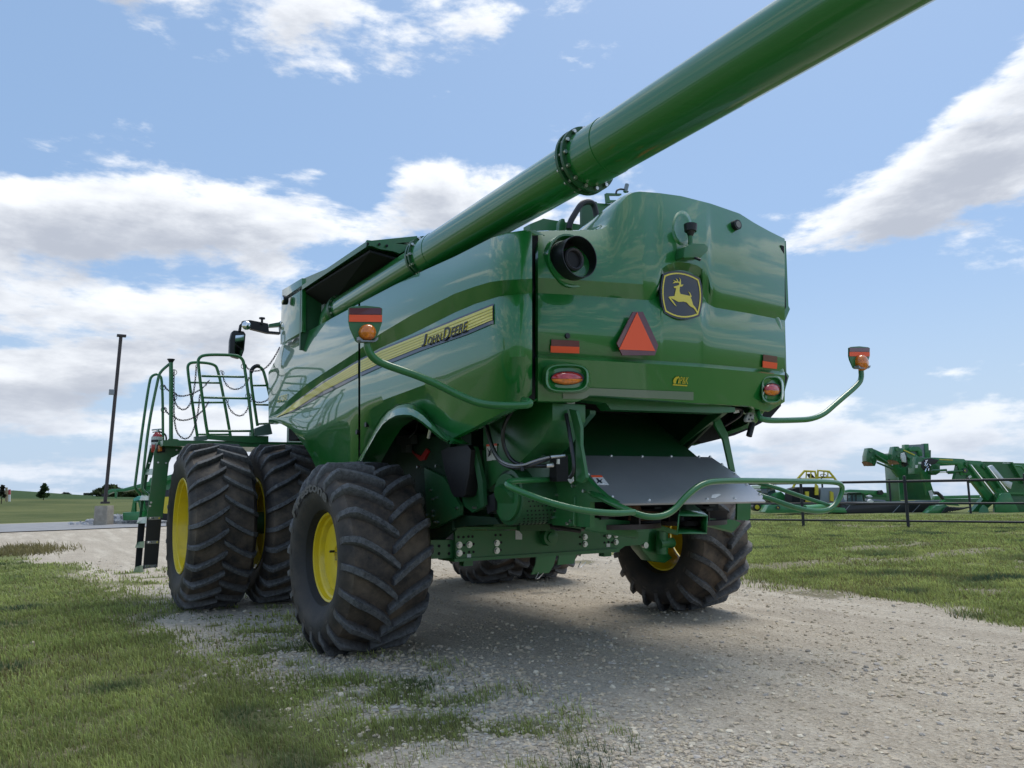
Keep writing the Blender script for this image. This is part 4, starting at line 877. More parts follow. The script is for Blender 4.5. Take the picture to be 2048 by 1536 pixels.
# ---- rear axle
YBm = -.25
def axq(pts, y=YBm): return [PY(u, v, y) for u, v in pts]
ab = MB().prism(axq(((910, 1060), (1290, 1063), (1239, 1100), (912, 1120))), (0, .03, 0)).build('axle_beam', G_SATIN, R_)
MB().prism(axq(((909, 1118), (1239, 1097), (1239, 1104), (909, 1124)), YBm-.03), (0, .3, 0)).build('beam_flange', G_SATIN, ab)
MB().prism(axq(((898, 1057), (912, 1060), (1170, 1058), (1170, 1052), (905, 1054)), YBm-.02), (0, .3, 0)).build('beam_flange', G_SATIN, ab)
MB().prism(axq(((862, 1080), (911, 1080), (911, 1116), (860, 1118)), YBm+.06), (0, .15, 0)).build('axle_extension', G_SATIN, ab)
MB().prism(axq(((1235, 1052), (1300, 1050), (1296, 1085), (1280, 1090), (1237, 1093)), YBm+.06), (0, .15, 0)).build('axle_extension', G_SATIN, ab)
mb = MB(); mh = MB(); BY = YBm-.001
for u, v in ((918, 1090), (938, 1089), (918, 1106), (993, 1086), (993, 1101), (1169, 1074), (1169, 1088), (1216, 1071), (1231, 1070), (1231, 1084)):
    p = PY(u, v, BY); mb.mark().cyl(p, p+V(0, -.025, 0), .021, n=6).cyl(p, p+V(0, -.010, 0), .028, n=14); 
for u, v in ((917, 1074), (927, 1074), (937, 1073), (945, 1073), (928, 1090), (947, 1088), (928, 1106), (938, 1104), (947, 1104), (991, 1070), (1001, 1070), (1002, 1085), (1001, 1100), (1160, 1074), (1160, 1088), (1208, 1072), (1222, 1071), (1209, 1085), (1217, 1084), (1224, 1085)):
    p = PY(u, v, BY); mh.mark().cyl(p, p+V(0, -.003, 0), .011, n=10)
for u, v in ((878, 1092), (898, 1091), (878, 1107), (898, 1107), (1245, 1082), (1260, 1080)): p = PY(u, v, YBm+.059); mh.mark().cyl(p, p+V(0, -.003, 0), .013, n=10)
mb.builds('axle_bolt', STEEL, ab); mh.builds('bolt_hole', MATTE, ab)
for q in (((1031, 1061), (1037, 1061), (1044, 1069), (1044, 1079), (1031, 1079)), ((934, 1108), (942, 1108), (942, 1115), (934, 1115)), ((1213, 1087), (1220, 1087), (1220, 1094), (1213, 1094))):
    MB().prism([PY(u, v, BY-.002) for u, v in q], (0, -.002, 0)).build('axle_label', WHITE, ab, smooth=0)
p = PY(1092, 1074, BY); MB().cyl(p+V(0, .02, 0), p+V(0, -.08, 0), .075, n=24).cyl(p+V(0, 0, 0), p+V(0, -.10, 0), .045, n=20).build('pivot_hub', G_SATIN, ab, bevel=.004)
for u in (932, 1210): 
    p = PY(u, 1124 if u < 1000 else 1106, BY+.1); MB().box(p-V(.045, .04, .03), p+V(.045, .04, .02)).build('beam_foot', G_SATIN, ab)
MB().tube([PY(1062, 1048, -.5), PY(1160, 1062, -.5)], .018, 8).build('tie_rod', BLACK, R_)
MB().box((-.8, -.45, .98), (.1, .1, 1.12)).build('chassis_block', G_FRAME, R_)
plate('chassis_bracket', ((1040, 1045), (1060, 1040), (1100, 1050), (1100, 1062), (1040, 1062)), G_FRAME, .05, y=-.55)
# right knuckle
kx = 1.28
MB().prism([PY(u, v, -.10) for u, v in ((1290, 1055), (1318, 1052), (1322, 1080), (1338, 1108), (1346, 1116), (1330, 1126), (1304, 1122), (1285, 1100), (1278, 1088))], (0, .16, 0)).build('steering_knuckle', G_SATIN, ab, bevel=.01)
MB().cyl(PY(1324, 1062, -.2), PY(1324, 1108, -.2), .06, n=16).cyl(PY(1318, 1088, -.22), PY(1345, 1085, -.22), .05, n=16).build('king_pin', G_SATIN, ab)
p = PY(1287, 1090, -.16); MB().cyl(p, p+V(0, -.04, 0), .03, n=12).build('axle_bolt', STEEL, ab)
# ---- wheels
def wheel_meshes(Rr, Wd, rimR, n, sgn, lugh, lw0, curve, key, rimd=.14, ro=.62):
    """tyre and rim about the origin, axle along X, outer face at -X"""
    mb = MB(); Rc = Rr-lugh; hw = Wd/2
    prof = [(-hw*ro, rimR), (-hw*max(.82, ro+.04), rimR+.03), (-hw*.98, rimR+(Rc-rimR)*.35), (-hw*1.02, rimR+(Rc-rimR)*.6), (-hw*.97, Rc-.085), (-hw*.84, Rc-.028), (-hw*.5, Rc-.008), (0, Rc)]
    prof = prof+[(-x, r) for x, r in prof[-2::-1]]
    mb.lathe(prof, (0, 0, 0), 'X', 96, closed=False); nb = len(mb.v); wear = []
    for x, y, z in mb.v:
        r = math.hypot(y, z); wear.append((min(1, max(0, (r-(Rc-.10))/.06)), 0, 0) if abs(x) < hw*.95 else (.35, 0, 0))
    def carc(x): return np.interp(abs(x), [0, hw*.5, hw*.84, hw*.97, hw*1.02], [Rc, Rc-.008, Rc-.028, Rc-.085, Rc-.16])
    for side_ in (-1, 1):
        for i in range(n):
            ph0 = 2*PI*(i+(.5 if side_ > 0 else 0))/n; st_ = []; M_ = 9
            for k_ in range(M_+1):
                s = k_/M_; x = side_*(-.055*hw+hw*1.07*s); top = Rr-(.012*s if s < .82 else .012+.10*(s-.82)/.18*1.0)
                bot = carc(x)-.02; ang = ph0+sgn*curve*(.55*s+.45*(1-(1-s)**2))/Rr; wdt = lw0*(1.0-.05*s) if k_ else lw0*.75
                if k_ == M_: top -= .02
                # direction normal to lug in surface (mostly tangential)
                st_.append((x, ang, top, bot, wdt))
            base = len(mb.v)
            for (x, ang, top, bot, wdt) in st_:
                for (rr, ww) in ((bot, 1.45), (top-.008, 1.0), (top, .82), (top, -.82), (top-.008, -1.0), (bot, -1.45)):
                    a = ang+ww*wdt/2/Rr; xx = x-side_*sgn*ww*wdt/2*.30*0; mb.v.append((xx, rr*math.sin(a), rr*math.cos(a)))
                    wear.append((.9, 0, 0) if rr == bot else (.0, 1.0 if rr >= top-.009 else .0, 0))
            for k_ in range(M_):
                for j in range(5): o_ = base+k_*6+j; mb.f.append((o_, o_+1, o_+7, o_+6))
            mb.f.append(tuple(base+j for j in range(6))); mb.f.append(tuple(base+M_*6+j for j in range(5, -1, -1)))
    me = bpy.data.meshes.new('tyre'); me.from_pydata(mb.v, [], mb.f); me.update(); ca = me.color_attributes.new('wear', 'FLOAT_COLOR', 'POINT')
    w4 = np.ones((len(mb.v), 4), np.float32); w4[:, :3] = np.array(wear); ca.data.foreach_set('color', w4.ravel())
    bm = bmesh.new(); bm.from_mesh(me); bmesh.ops.recalc_face_normals(bm, faces=bm.faces); bm.to_mesh(me); bm.free()
    me.materials.append(TYRE); me.polygons.foreach_set('use_smooth', [True]*len(me.polygons)); me.set_sharp_from_angle(angle=math.radians(32))
    r = MB(); o_ = -hw*ro
    pr = [(o_-.012, rimR+.012), (o_-.02, rimR+.004), (o_-.015, rimR-.012), (o_+.02, rimR-.02), (o_+.028, rimR-.04), (o_+.9*rimd, rimR-.052), (o_+rimd+.02, rimR-.07), (o_+rimd+.16, rimR-.085), (hw*.35, rimR-.06), (hw*.55, rimR-.02), (hw*.64, rimR-.012), (hw*.65, rimR+.012)]
    r.lathe(pr, (0, 0, 0), 'X', 64, closed=False)
    r.lathe([(o_+rimd+.03, .0), (o_+rimd+.03, .09), (o_+rimd+.012, .10), (o_+rimd, rimR*.72), (o_+rimd, rimR-.07)], (0, 0, 0), 'X', 64, closed=False)
    rm = bpy.data.meshes.new('rim'); rm.from_pydata(r.v, [], r.f); rm.update(); bm = bmesh.new(); bm.from_mesh(rm); bmesh.ops.recalc_face_normals(bm, faces=bm.faces); bm.to_mesh(rm); bm.free()
    rm.materials.append(YELL); rm.polygons.foreach_set('use_smooth', [True]*len(rm.polygons)); rm.set_sharp_from_angle(angle=math.radians(30))
    return me, rm
def mirror_mesh(me):
    m = me.copy(); m.transform(Matrix.Scale(-1, 4, (1, 0, 0))); m.flip_normals(); return m
tr_, rr_ = wheel_meshes(.775, .74, .352, 20, 1, .062, .060, .25, 'r', .055)
tf_, rf_ = wheel_meshes(.945, .70, .53, 24, -1, .055, .050, .21, 'f', .13, .86)
RLc = V(-1.73, .22, .762); RRc = V(1.86, .18, .765); WB = 3.55
trm, rrm = mirror_mesh(tr_), mirror_mesh(rr_); tfm, rfm = mirror_mesh(tf_), mirror_mesh(rf_)
def wheel(c, a, b, rot=0, yaw=0):
    w = part_empty('wheel', c, R_); o1 = put('tyre', a, w, c); o2 = put('rim', b, w, c)
    for o in (o1, o2): o.rotation_euler = (rot, 0, yaw)
    return w, o1, o2
wRL = wheel(RLc, tr_, rr_, .05, math.radians(2.5)); wheel(RRc, trm, rrm, .11)
for sx, a, b in ((-2.27, tf_, rf_), (-1.46, tf_, rf_), (1.46, tfm, rfm), (2.27, tfm, rfm)): wheel(V(sx, WB, .93), a, b, .1*sx)
# raised letters on the sidewall of the near rear tyre
vs, fs = text2d('Firestone', 0, .03); mb = MB(); hw = .37
def sw(x, y): a = (-.62+x*1.42); r = .575+.085*y; return V(-hw*(.98+.04*(r-.5))-.014, -r*math.sin(-a)*1, r*math.cos(a))+RLc
def sw2(x, y):
    a = -.95+1.55*x; r = .525+.085*y; return RLc+V(-hw*1.02-.010+math.sin(a)*r*.0436, -r*math.sin(a), r*math.cos(a))
mb.add([sw2(x, y) for x, y in [(v[0], v[1]) for v in vs]], fs)
mb.build('tyre_lettering', mat('raised_rubber', (.012, .012, .014), .3), wRL[0], smooth=0)
# rim decals and valve
rx = RLc.x-.74/2*.62+.055
mb = MB()
def rf2(y, z): return V(rx-.012+y*.0436, RLc.y-y, RLc.z+z)
for (a, b, c_, d) in ((.05, .11, .17, .116), (.05, -.10, .17, -.094), (.05, -.10, .056, .116), (.164, -.10, .17, .116), (0, .03, .035, .036), (0, -.03, .035, -.024), (0, -.03, .006, .036), (.029, -.03, .035, .036)):
    mb.prism([rf2(a, b), rf2(c_, b), rf2(c_, d), rf2(a, d)], (-.002, 0, 0))
for i in range(5): mb.prism([rf2(.07, -.085+i*.024), rf2(.15, -.085+i*.024), rf2(.15, -.075+i*.024), rf2(.07, -.075+i*.024)], (-.002, 0, 0))
mb.build('rim_decal', KDEC, wRL[0], smooth=0)
MB().cyl(rf2(-.02, .04), rf2(-.02, .04)+V(-.04, 0, 0), .010, n=8).build('tyre_valve', BLACK, wRL[0])
# front axle, finals and the chaff flaps under the belly
MB().cyl((-2.2, WB, .93), (2.2, WB, .93), .13, n=20).build('front_axle', G_FRAME, R_)
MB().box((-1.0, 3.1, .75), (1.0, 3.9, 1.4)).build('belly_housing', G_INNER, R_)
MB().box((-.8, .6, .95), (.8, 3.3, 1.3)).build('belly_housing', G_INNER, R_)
for q in (((1075, 1105), (1115, 1100), (1108, 1130), (1098, 1146), (1063, 1149), (1071, 1130)), ((1120, 1100), (1156, 1098), (1148, 1127), (1115, 1130))):
    o = MB().prism([PY(u, v, 2.2) for u, v in q], (0, .02, 0)).build('belly_flap', G_SATIN, R_)
    u0 = q[-2][0]; v0 = q[-2][1]; MB().tube([PY(u0+14, v0-4, 2.18), PY(u0+8, v0+8, 2.18), PY(u0+14, v0+8, 2.18), PY(u0+24, v0-3, 2.18)], .006, 6).build('flap_wire', STEEL, o)
# ---- guard tubes round the chopper
def G3(l): return [PY(u, v, y) for u, v, y in l]
MB().tube(chaikin(G3(((1122, 957, -1.35), (1060, 961, -1.75), (1022, 962, -1.93), (1012, 967, -2.0), (1022, 976, -2.06), (1100, 1006, -2.25), (1170, 1022, -2.32), (1230, 1027, -2.34), (1268, 1024, -2.32))), 3), .020, 12).build('guard_tube', G_TUBE, R_)
MB().tube(chaikin(G3(((1158, 975, -1.45), (1195, 992, -1.9), (1260, 1023, -2.2), (1300, 1036, -2.28), (1342, 1028, -2.28), (1372, 992, -2.28), (1405, 966, -2.28), (1445, 961, -2.25), (1560, 962, -2.15), (1660, 963, -2.0), (1686, 968, -1.97), (1682, 992, -1.95), (1664, 1018, -1.95), (1640, 1024, -1.95), (1600, 1019, -1.9), (1540, 997, -1.75), (1490, 982, -1.6))), 3), .021, 12).build('guard_tube', G_TUBE, R_)
MB().tube(chaikin(G3(((1488, 960, -1.4), (1540, 971, -1.6), (1600, 992, -1.75), (1658, 1011, -1.88))), 2), .018, 12).build('guard_tube', G_TUBE, R_)
MB().tube(G3(((1610, 1016, -1.85), (1668, 1011, -1.85))), .022, 12).build('guard_tube', mat('pale_green_tube', (.12, .42, .17), .35, coat=.5), R_)
plate('guard_mount', ((1140, 966), (1172, 978), (1206, 994), (1200, 1003), (1150, 985)), G_SATIN, .03, y=-1.55)
# ---- warning lamp arms
def arm(pts, head_c, yy, w):
    a = MB().tube(chaikin(pts, 3), .024, 12).build('lamp_arm', G_TUBE, R_)
    cu, cv = head_c; s = w/70.0
    def H(x, y): return (cu+x*s, cv+y*s)
    pl_ = MB().prism([PY(*H(x, y), yy) for x, y in ((-34, -22), (-28, -25), (0, -27), (28, -24), (34, -21), (33, 8), (29, 20), (20, 44), (14, 47), (-15, 47), (-20, 43), (-31, 18), (-34, 5))], (0, .012, 0)).build('lamp_plate', G_SATIN, a, bevel=.002)
    MB().prism([PY(*H(x, y), yy-.004) for x, y in ((-33, -22), (32, -22), (32, -9), (-33, -9))], (0, -.002, 0)).build('maroon_reflector', REDM, pl_, smooth=0)
    MB().prism([PY(*H(x, y), yy-.005) for x, y in ((-33, -8.5), (33, -8), (33, 6), (-33, 5.5))], (0, -.002, 0)).build('orange_reflector', ORAN, pl_, smooth=0)
    c = PY(*H(2, 28), yy); r = (PY(*H(17, 28), yy)-c).length
    MB().lathe([(0, r*1.05), (-.02, r*1.05), (-.045, r*.93), (-.06, r*.6), (-.064, 0)], c, 'Y', 28, closed=False).build('amber_lens', AMBER, pl_, smooth=50)
    MB().prism([PY(*H(x, y), yy-.002) for x, y in ((-18, 44), (-19, 38), (-10, 45), (12, 46), (20, 38), (19, 44), (14, 48), (-14, 48))], (0, -.05, 0)).build('lamp_foot', GREYP, pl_)
arm(G3(((1048, 800, -1.9), (1058, 803, -2.0), (1060, 808, -2.02), (1050, 811, -2.0), (975, 811, -1.85), (930, 797, -1.75), (850, 756, -1.66), (768, 729, -1.6), (745, 716, -1.6), (735, 697, -1.6), (734, 682, -1.6))), (731, 638), -1.6, 70)
arm(G3(((1515, 815, -1.6), (1516, 830, -1.7), (1525, 841, -1.75), (1575, 841, -1.78), (1637, 838, -1.8), (1680, 800, -1.8), (1718, 768, -1.8), (1723, 755, -1.8), (1722, 740, -1.8))), (1719, 709), -1.8, 43)
# ---- platform, rails, ladder
MB().prism([V(-2.75, 4.0, 1.93), V(-.9, 4.0, 1.93), V(-.9, 5.2, 1.93), V(-2.75, 5.2, 1.93)], (0, 0, -.07)).build('platform_deck', G_SATIN, R_)
PYL = 4.0
plate('platform_beam', ((415, 871), (537, 872), (537, 885), (500, 886), (415, 878)), G_SATIN, .06, y=PYL-.02)
plate('platform_box', ((510, 857), (540, 846), (545, 868), (510, 872)), mat('grey_green', (.10, .17, .13), .4, coat=.3), .3, y=3.95); plate('platform_box', ((390, 873), (415, 871), (415, 880), (390, 882)), bpy.data.materials['grey_green'], .1, y=4.0)
def rail(pts, y, r=.019, it=3, name='rail', parent=None): return MB().tube(chaikin([PY(u, v, y) for u, v in pts], it), r, 10).build(name, G_TUBE, parent or R_)
# big gate
g_ = rail(((416, 872), (410, 838), (396, 728), (397, 716), (410, 709), (470, 710), (484, 716), (489, 730), (504, 850), (505, 873)), PYL)
for a, b in (((403, 752), (488, 754)), ((407, 795), (497, 797)), ((413, 862), (503, 862))): rail((a, b), PYL, .015, 0, 'rail_bar', g_)
g_ = rail(((395, 875), (375, 742), (376, 728), (388, 724), (426, 727), (437, 738), (461, 872)), PYL+.85)
for a, b in (((380, 765), (441, 766)), ((386, 805), (450, 805)), ((394, 869), (458, 869))): rail((a, b), PYL+.85, .014, 0, 'rail_bar', g_)
g_ = rail(((515, 852), (500, 752), (504, 736), (515, 732), (525, 737), (530, 752), (542, 800), (545, 830)), PYL+.3)
for a, b in (((505, 771), (532, 771)), ((510, 809), (540, 810)), ((515, 848), (540, 847))): rail((a, b), PYL+.3, .014, 0, 'rail_bar', g_)
MB().tube(chaikin([PY(u, v, PYL+.28) for u, v in ((502, 745), (505, 736), (514, 731), (519, 733))], 2), .026, 10).build('grip', BLACK, g_)
po = MB().tube([PY(342, 880, 4.3), PY(342, 722, 4.3)], .024, 12).build('post', G_TUBE, R_); p = PY(342, 720, 4.3); MB().cyl(p, p+V(0, 0, .012), .045, n=16).cyl(p+V(0, 0, -.03), p, .026, .04, n=16).build('post_cap', BLACK, po)
rail(((340, 727), (320, 744), (316, 758), (296, 855), (284, 972), (284, 980), (297, 990)), 4.35, .017)
rail(((326, 884), (325, 760), (318, 748), (305, 750), (298, 762), (270, 968), (270, 976), (282, 990)), 4.75, .017)
# ladder side plates, steps, rubber skirts
LY = 4.3
ld = plate('ladder_side', ((308, 905), (318, 880), (364, 886), (364, 890), (345, 912), (338, 925), (334, 960), (325, 1036), (294, 1036), (306, 940)), G_SATIN, .02, y=LY)
plate('ladder_side', ((300, 896), (310, 900), (298, 940), (288, 1000), (283, 1036), (278, 1036), (288, 950)), G_FRAME, .02, y=LY+.45, parent=ld)
plate('ladder_bracket', ((326, 892), (338, 877), (355, 878), (364, 884), (375, 885), (366, 894), (358, 908), (345, 915), (330, 900)), G_SATIN, .03, y=LY-.02, parent=ld)
for nm, q, yy in (('rubber_skirt', ((294, 1036), (323, 1038), (315, 1134), (286, 1138)), LY), ('rubber_skirt', ((277, 1040), (291, 1040), (283, 1130), (270, 1134)), LY+.40)):
    plate(nm, q, BLACK, .012, y=yy, parent=ld)
mb = MB(); ms_ = MB()
for (u, v) in ((298, 1036), (294, 1084), (290, 1132)):
    mb.mark().prism([PY(a, b, LY-.003) for a, b in ((u-1, v-2), (u+23, v-3), (u+23, v+3), (u-1, v+4))], (0, -.006, 0))
    for k_ in (3, 8, 20): p = PY(u+k_, v, LY-.009); ms_.mark().cyl(p, p+V(0, -.01, 0), .010, n=8)
mb.builds('skirt_strap', mat('dull_steel', (.30, .31, .31), .4, metal=.8), ld); ms_.builds('strap_bolt', CHROME, ld)
for (u0, u1, v, y0) in ((293, 306, 942, 4.32), (283, 297, 993, 4.32), (277, 293, 1039, 4.32), (274, 288, 1088, 4.32), (270, 286, 1137, 4.32)):
    a = PY(u1, v, y0); b = PY(u0, v+1, y0+.42); MB().prism([a+V(0, 0, .03), b+V(0, 0, .03), b+V(-.02, .02, .03)-V(0, 0, .07), a-V(0, 0, .045)], (.03, .10, 0)).build('ladder_step', G_TUBE, ld)
mb = MB()
for u, v in ((353, 892), (353, 900), (316, 925), (332, 926), (299, 926), (302, 1005), (300, 1012)): p = PY(u, v, LY-.03); mb.mark().cyl(p, p+V(0, -.01, 0), .012, n=8)
mb.builds('ladder_bolt', STEEL, ld)
o = MB().prism([PY(u, v, LY-.04) for u, v in ((313, 889), (330, 888), (330, 904), (314, 906))], (0, .05, 0)).build('marker_lamp', BLACK, ld, bevel=.005); MB().prism([PY(u, v, LY-.05) for u, v in ((316, 891), (324, 891), (324, 902), (316, 903))], (0, .008, 0)).build('amber_lens', AMBER, o, bevel=.002)
# chains
def chain(pts, y0, y1, parent=None, sag=None):
    n = len(pts); q = chaikin([PY(u, v, y0+(y1-y0)*i/(n-1)) for i, (u, v) in enumerate(pts)], 3)
    L_ = [0]
    for i in range(1, len(q)): L_.append(L_[-1]+(q[i]-q[i-1]).length)
    def at(s): 
        s = max(0, min(L_[-1], s)); i = max(1, int(np.searchsorted(L_, s))); t = (s-L_[i-1])/max(1e-6, L_[i]-L_[i-1]); return q[i-1].lerp(q[i], t)
    mb = MB(); ll = .036; m = int(L_[-1]/ll)
    for i in range(m):
        c = at((i+.5)*ll); d = (at((i+1)*ll)-at(i*ll)).normalized(); s_ = d.orthogonal().normalized(); s2 = d.cross(s_); s_ = s_ if i % 2 else s2
        mb.tube([c+d*(math.cos(t)*ll*.66)+s_*(math.sin(t)*ll*.27) for t in [2*PI*k_/10 for k_ in range(10)]], .0042, 5, closed=True)
    r0 = q[0]; mb.tube([r0+V(math.cos(t)*.035, 0, math.sin(t)*.035-.03) for t in [2*PI*k_/12 for k_ in range(12)]], .004, 5, closed=True)
    return mb.build('chain', mat('chain_steel', (.03, .03, .035), .35, metal=.6) if 'chain_steel' not in bpy.data.materials else bpy.data.materials['chain_steel'], R_)
chain(((348, 740), (347, 790), (352, 812), (368, 822), (382, 808), (390, 770), (393, 728)), 4.3, 4.8)
chain(((348, 790), (348, 840), (354, 868), (370, 880), (384, 870), (396, 830), (400, 785)), 4.3, 4.8)
chain(((347, 785), (360, 794), (385, 788), (408, 775), (419, 760)), 4.3, 4.8); chain(((346, 832), (360, 842), (385, 838), (408, 820), (419, 801)), 4.3, 4.8)
chain(((443, 742), (450, 768), (465, 780), (485, 776), (497, 760), (498, 753)), 4.85, 4.3); chain(((452, 796), (460, 822), (478, 834), (492, 826), (500, 805), (503, 800)), 4.85, 4.3)
chain(((488, 728), (498, 740), (515, 743), (535, 735), (553, 708), (560, 693)), 4.0, 4.0); chain(((497, 787), (505, 802), (520, 806), (537, 800), (540, 790)), 4.0, 4.3)
chain(((326, 770), (333, 778), (340, 783)), 4.6, 4.3); chain(((328, 815), (333, 824), (340, 830)), 4.6, 4.3)
# mirror
mi = MB().prism([PY(u, v, 4.6) for u, v in ((464, 664), (468, 660), (488, 662), (492, 668), (489, 700), (484, 714), (478, 717), (464, 713), (459, 706), (460, 680))], (0, .10, 0)).build('side_mirror', BLACK, R_, bevel=.02)
MB().prism([PY(u, v, 4.597) for u, v in ((471, 671), (488, 670), (487, 696), (482, 711), (470, 709), (469, 700))], (0, -.004, 0)).build('mirror_glass', CHROME, mi, smooth=0)
MB().sph(PY(493, 651, 4.55), .062, 16, 10, (1, .5, 1)).build('round_mirror', CHROME, mi)
MB().tube([PY(479, 663, 4.6), PY(481, 652, 4.6), PY(490, 643, 4.6)], .02, 10).prism([PY(u, v, 4.62) for u, v in ((485, 642), (500, 640), (536, 647), (538, 662), (561, 664), (562, 648), (561, 668), (535, 666), (503, 658), (490, 650))], (0, .08, 0)).build('mirror_arm', BLACK, mi)
MB().prism([PY(u, v, 4.7) for u, v in ((538, 648), (560, 644), (562, 652), (538, 654))], (0, .1, 0)).build('arm_cover', G_SATIN, mi)
p = PY(524, 641, 4.6); MB().tube([p+V(0, 0, -.05), p+V(0, 0, .02)], .016, 8).cyl(p+V(0, 0, .02), p+V(0, 0, .04), .04, n=12).build('arm_knob', BLACK, mi)
# fire extinguisher riding in its bracket on the ladder top
fe = thing('fire_extinguisher', PY(313, 905, 4.75), 'red fire extinguisher with white label strapped beside the handrails at the top of the ladder', 'fire extinguisher')
a, b = PY(313, 905, 4.75), PY(315, 868, 4.75); MB().lathe([(0, 0), (0, .062), (.02, .068), (b.z-a.z-.05, .068), (b.z-a.z-.01, .05), (b.z-a.z+.02, .025), (b.z-a.z+.03, 0)], a, 'Z', 24, closed=False).build('cylinder', REDP, fe)
MB().lathe([(.10, .0695), (.2, .0695)], a, 'Z', 24, closed=False).build('label_band', WHITE, fe); MB().lathe([(.13, .071), (.16, .071)], a, 'Z', 24, closed=False).build('strap', BLACK, fe)
MB().tube([b+V(0, 0, .02), b+V(0, 0, .06)], .016, 10).tube([b+V(-.07, 0, .05), b+V(.05, 0, .065)], .010, 8).tube([b+V(-.06, 0, .02), b+V(.03, 0, .04)], .008, 8).build('valve_handle', STEEL, fe)
MB().tube(chaikin([b+V(.02, 0, .03), b+V(.10, 0, 0), b+V(.11, 0, -.10), b+V(.08, 0, -.2)], 2), .011, 8).build('hose', BLACK, fe)
# ================================================================== THE YARD BEHIND
def plateD(name, pts, m, d, th=.1, parent=None, bevel=0, mbx=None):
    q = [PD(u, v, d) for u, v in pts]; mb = (mbx or MB()).prism(q, FH*th)
    return mb if name is None else mb.build(name, m, parent, bevel=bevel)
# pipe fences: posts and rails
def fence(label, posts, h, rails, r, lab2, ends, group):
    base = thing('pipe_fence', posts[0], label, 'fence', group)
    d = (V(*posts[1])-V(*posts[0])); d.z = 0; st_ = d.copy(); dn = d.normalized()
    for p in posts:
        p = V(*p); o = MB().cyl(p-V(0, 0, .2), p+V(0, 0, h), .042, n=14).sph(p+V(0, 0, h), .042, 12, 6, (1, 1, .6)).build('post', FENCE, base)
    for z in rails:
        a = V(*posts[0])+dn*ends[0]; b = V(*posts[0])+dn*ends[1]; MB().cyl(a+V(0, 0, z), b+V(0, 0, z), r if z < h*.85 else r*1.25, n=12).build('rail', FENCE, base)
    return base
n0 = V(16.98, 6.75, 0); nd = V(15.84, 9.36, 0)-n0
fence('black pipe fence with three rails standing nearest, across the right lawn', [tuple(n0+nd*k_) for k_ in (-2, -1, 0, 1, 2, 3)], 1.44, (1.30, .68, .19), .030, None, (-8, 24), 'black pipe fences')
f0 = V(27.35, 17.06, 0); fd_ = V(.14, -3.24, 0)
fence('farther black pipe fence with two rails, just in front of the parked machines', [tuple(f0+fd_*k_) for k_ in (-2, -1, 0, 1, 2, 3)], 1.40, (1.30, .40), .030, None, (-18, 40), 'black pipe fences')
G_FAR2 = mat('green_far_dark', (.016, .125, .036), .4, coat=.4, var=.15)
# ---- light pole with concrete base
pb_ = PD(207, 1045, 33.2); gz = 0
lp = thing('light_pole', (pb_.x, pb_.y, 0), 'tall leaning brown steel pole with small camera on square concrete base by road', 'pole')
w = .50; c = V(pb_.x, pb_.y, 0); A_ = lambda s, z: [c+RH*(sx*s)+FH*(sy*s)+V(0, 0, z) for sx, sy in ((-1, -1), (1, -1), (1, 1), (-1, 1))]
mb = MB(); mb.add(A_(.29, -.1)+A_(.27, .82), [(0, 1, 2, 3), (4, 5, 6, 7), (0, 1, 5, 4), (1, 2, 6, 5), (2, 3, 7, 6), (3, 0, 4, 7)]); mb.build('concrete_base', CONC, lp, bevel=.015)
t1 = PD(242, 671, 33.2); b1_ = PD(210, 1006, 33.2)
MB().tube([b1_, t1], .072, 8).build('shaft', BROWN, lp); MB().box(b1_-V(.17, .17, .03), b1_+V(.17, .17, .06)).build('base_plate', BROWN, lp)
MB().box(t1-V(.16, .1, .06), t1+V(.20, .1, .04)).build('pole_cap', BROWN, lp)
q = PD(226, 784, 33.1); MB().box(q-V(.16, .1, .12), q+V(.05, .1, .10)).build('security_camera', GREYP, lp)
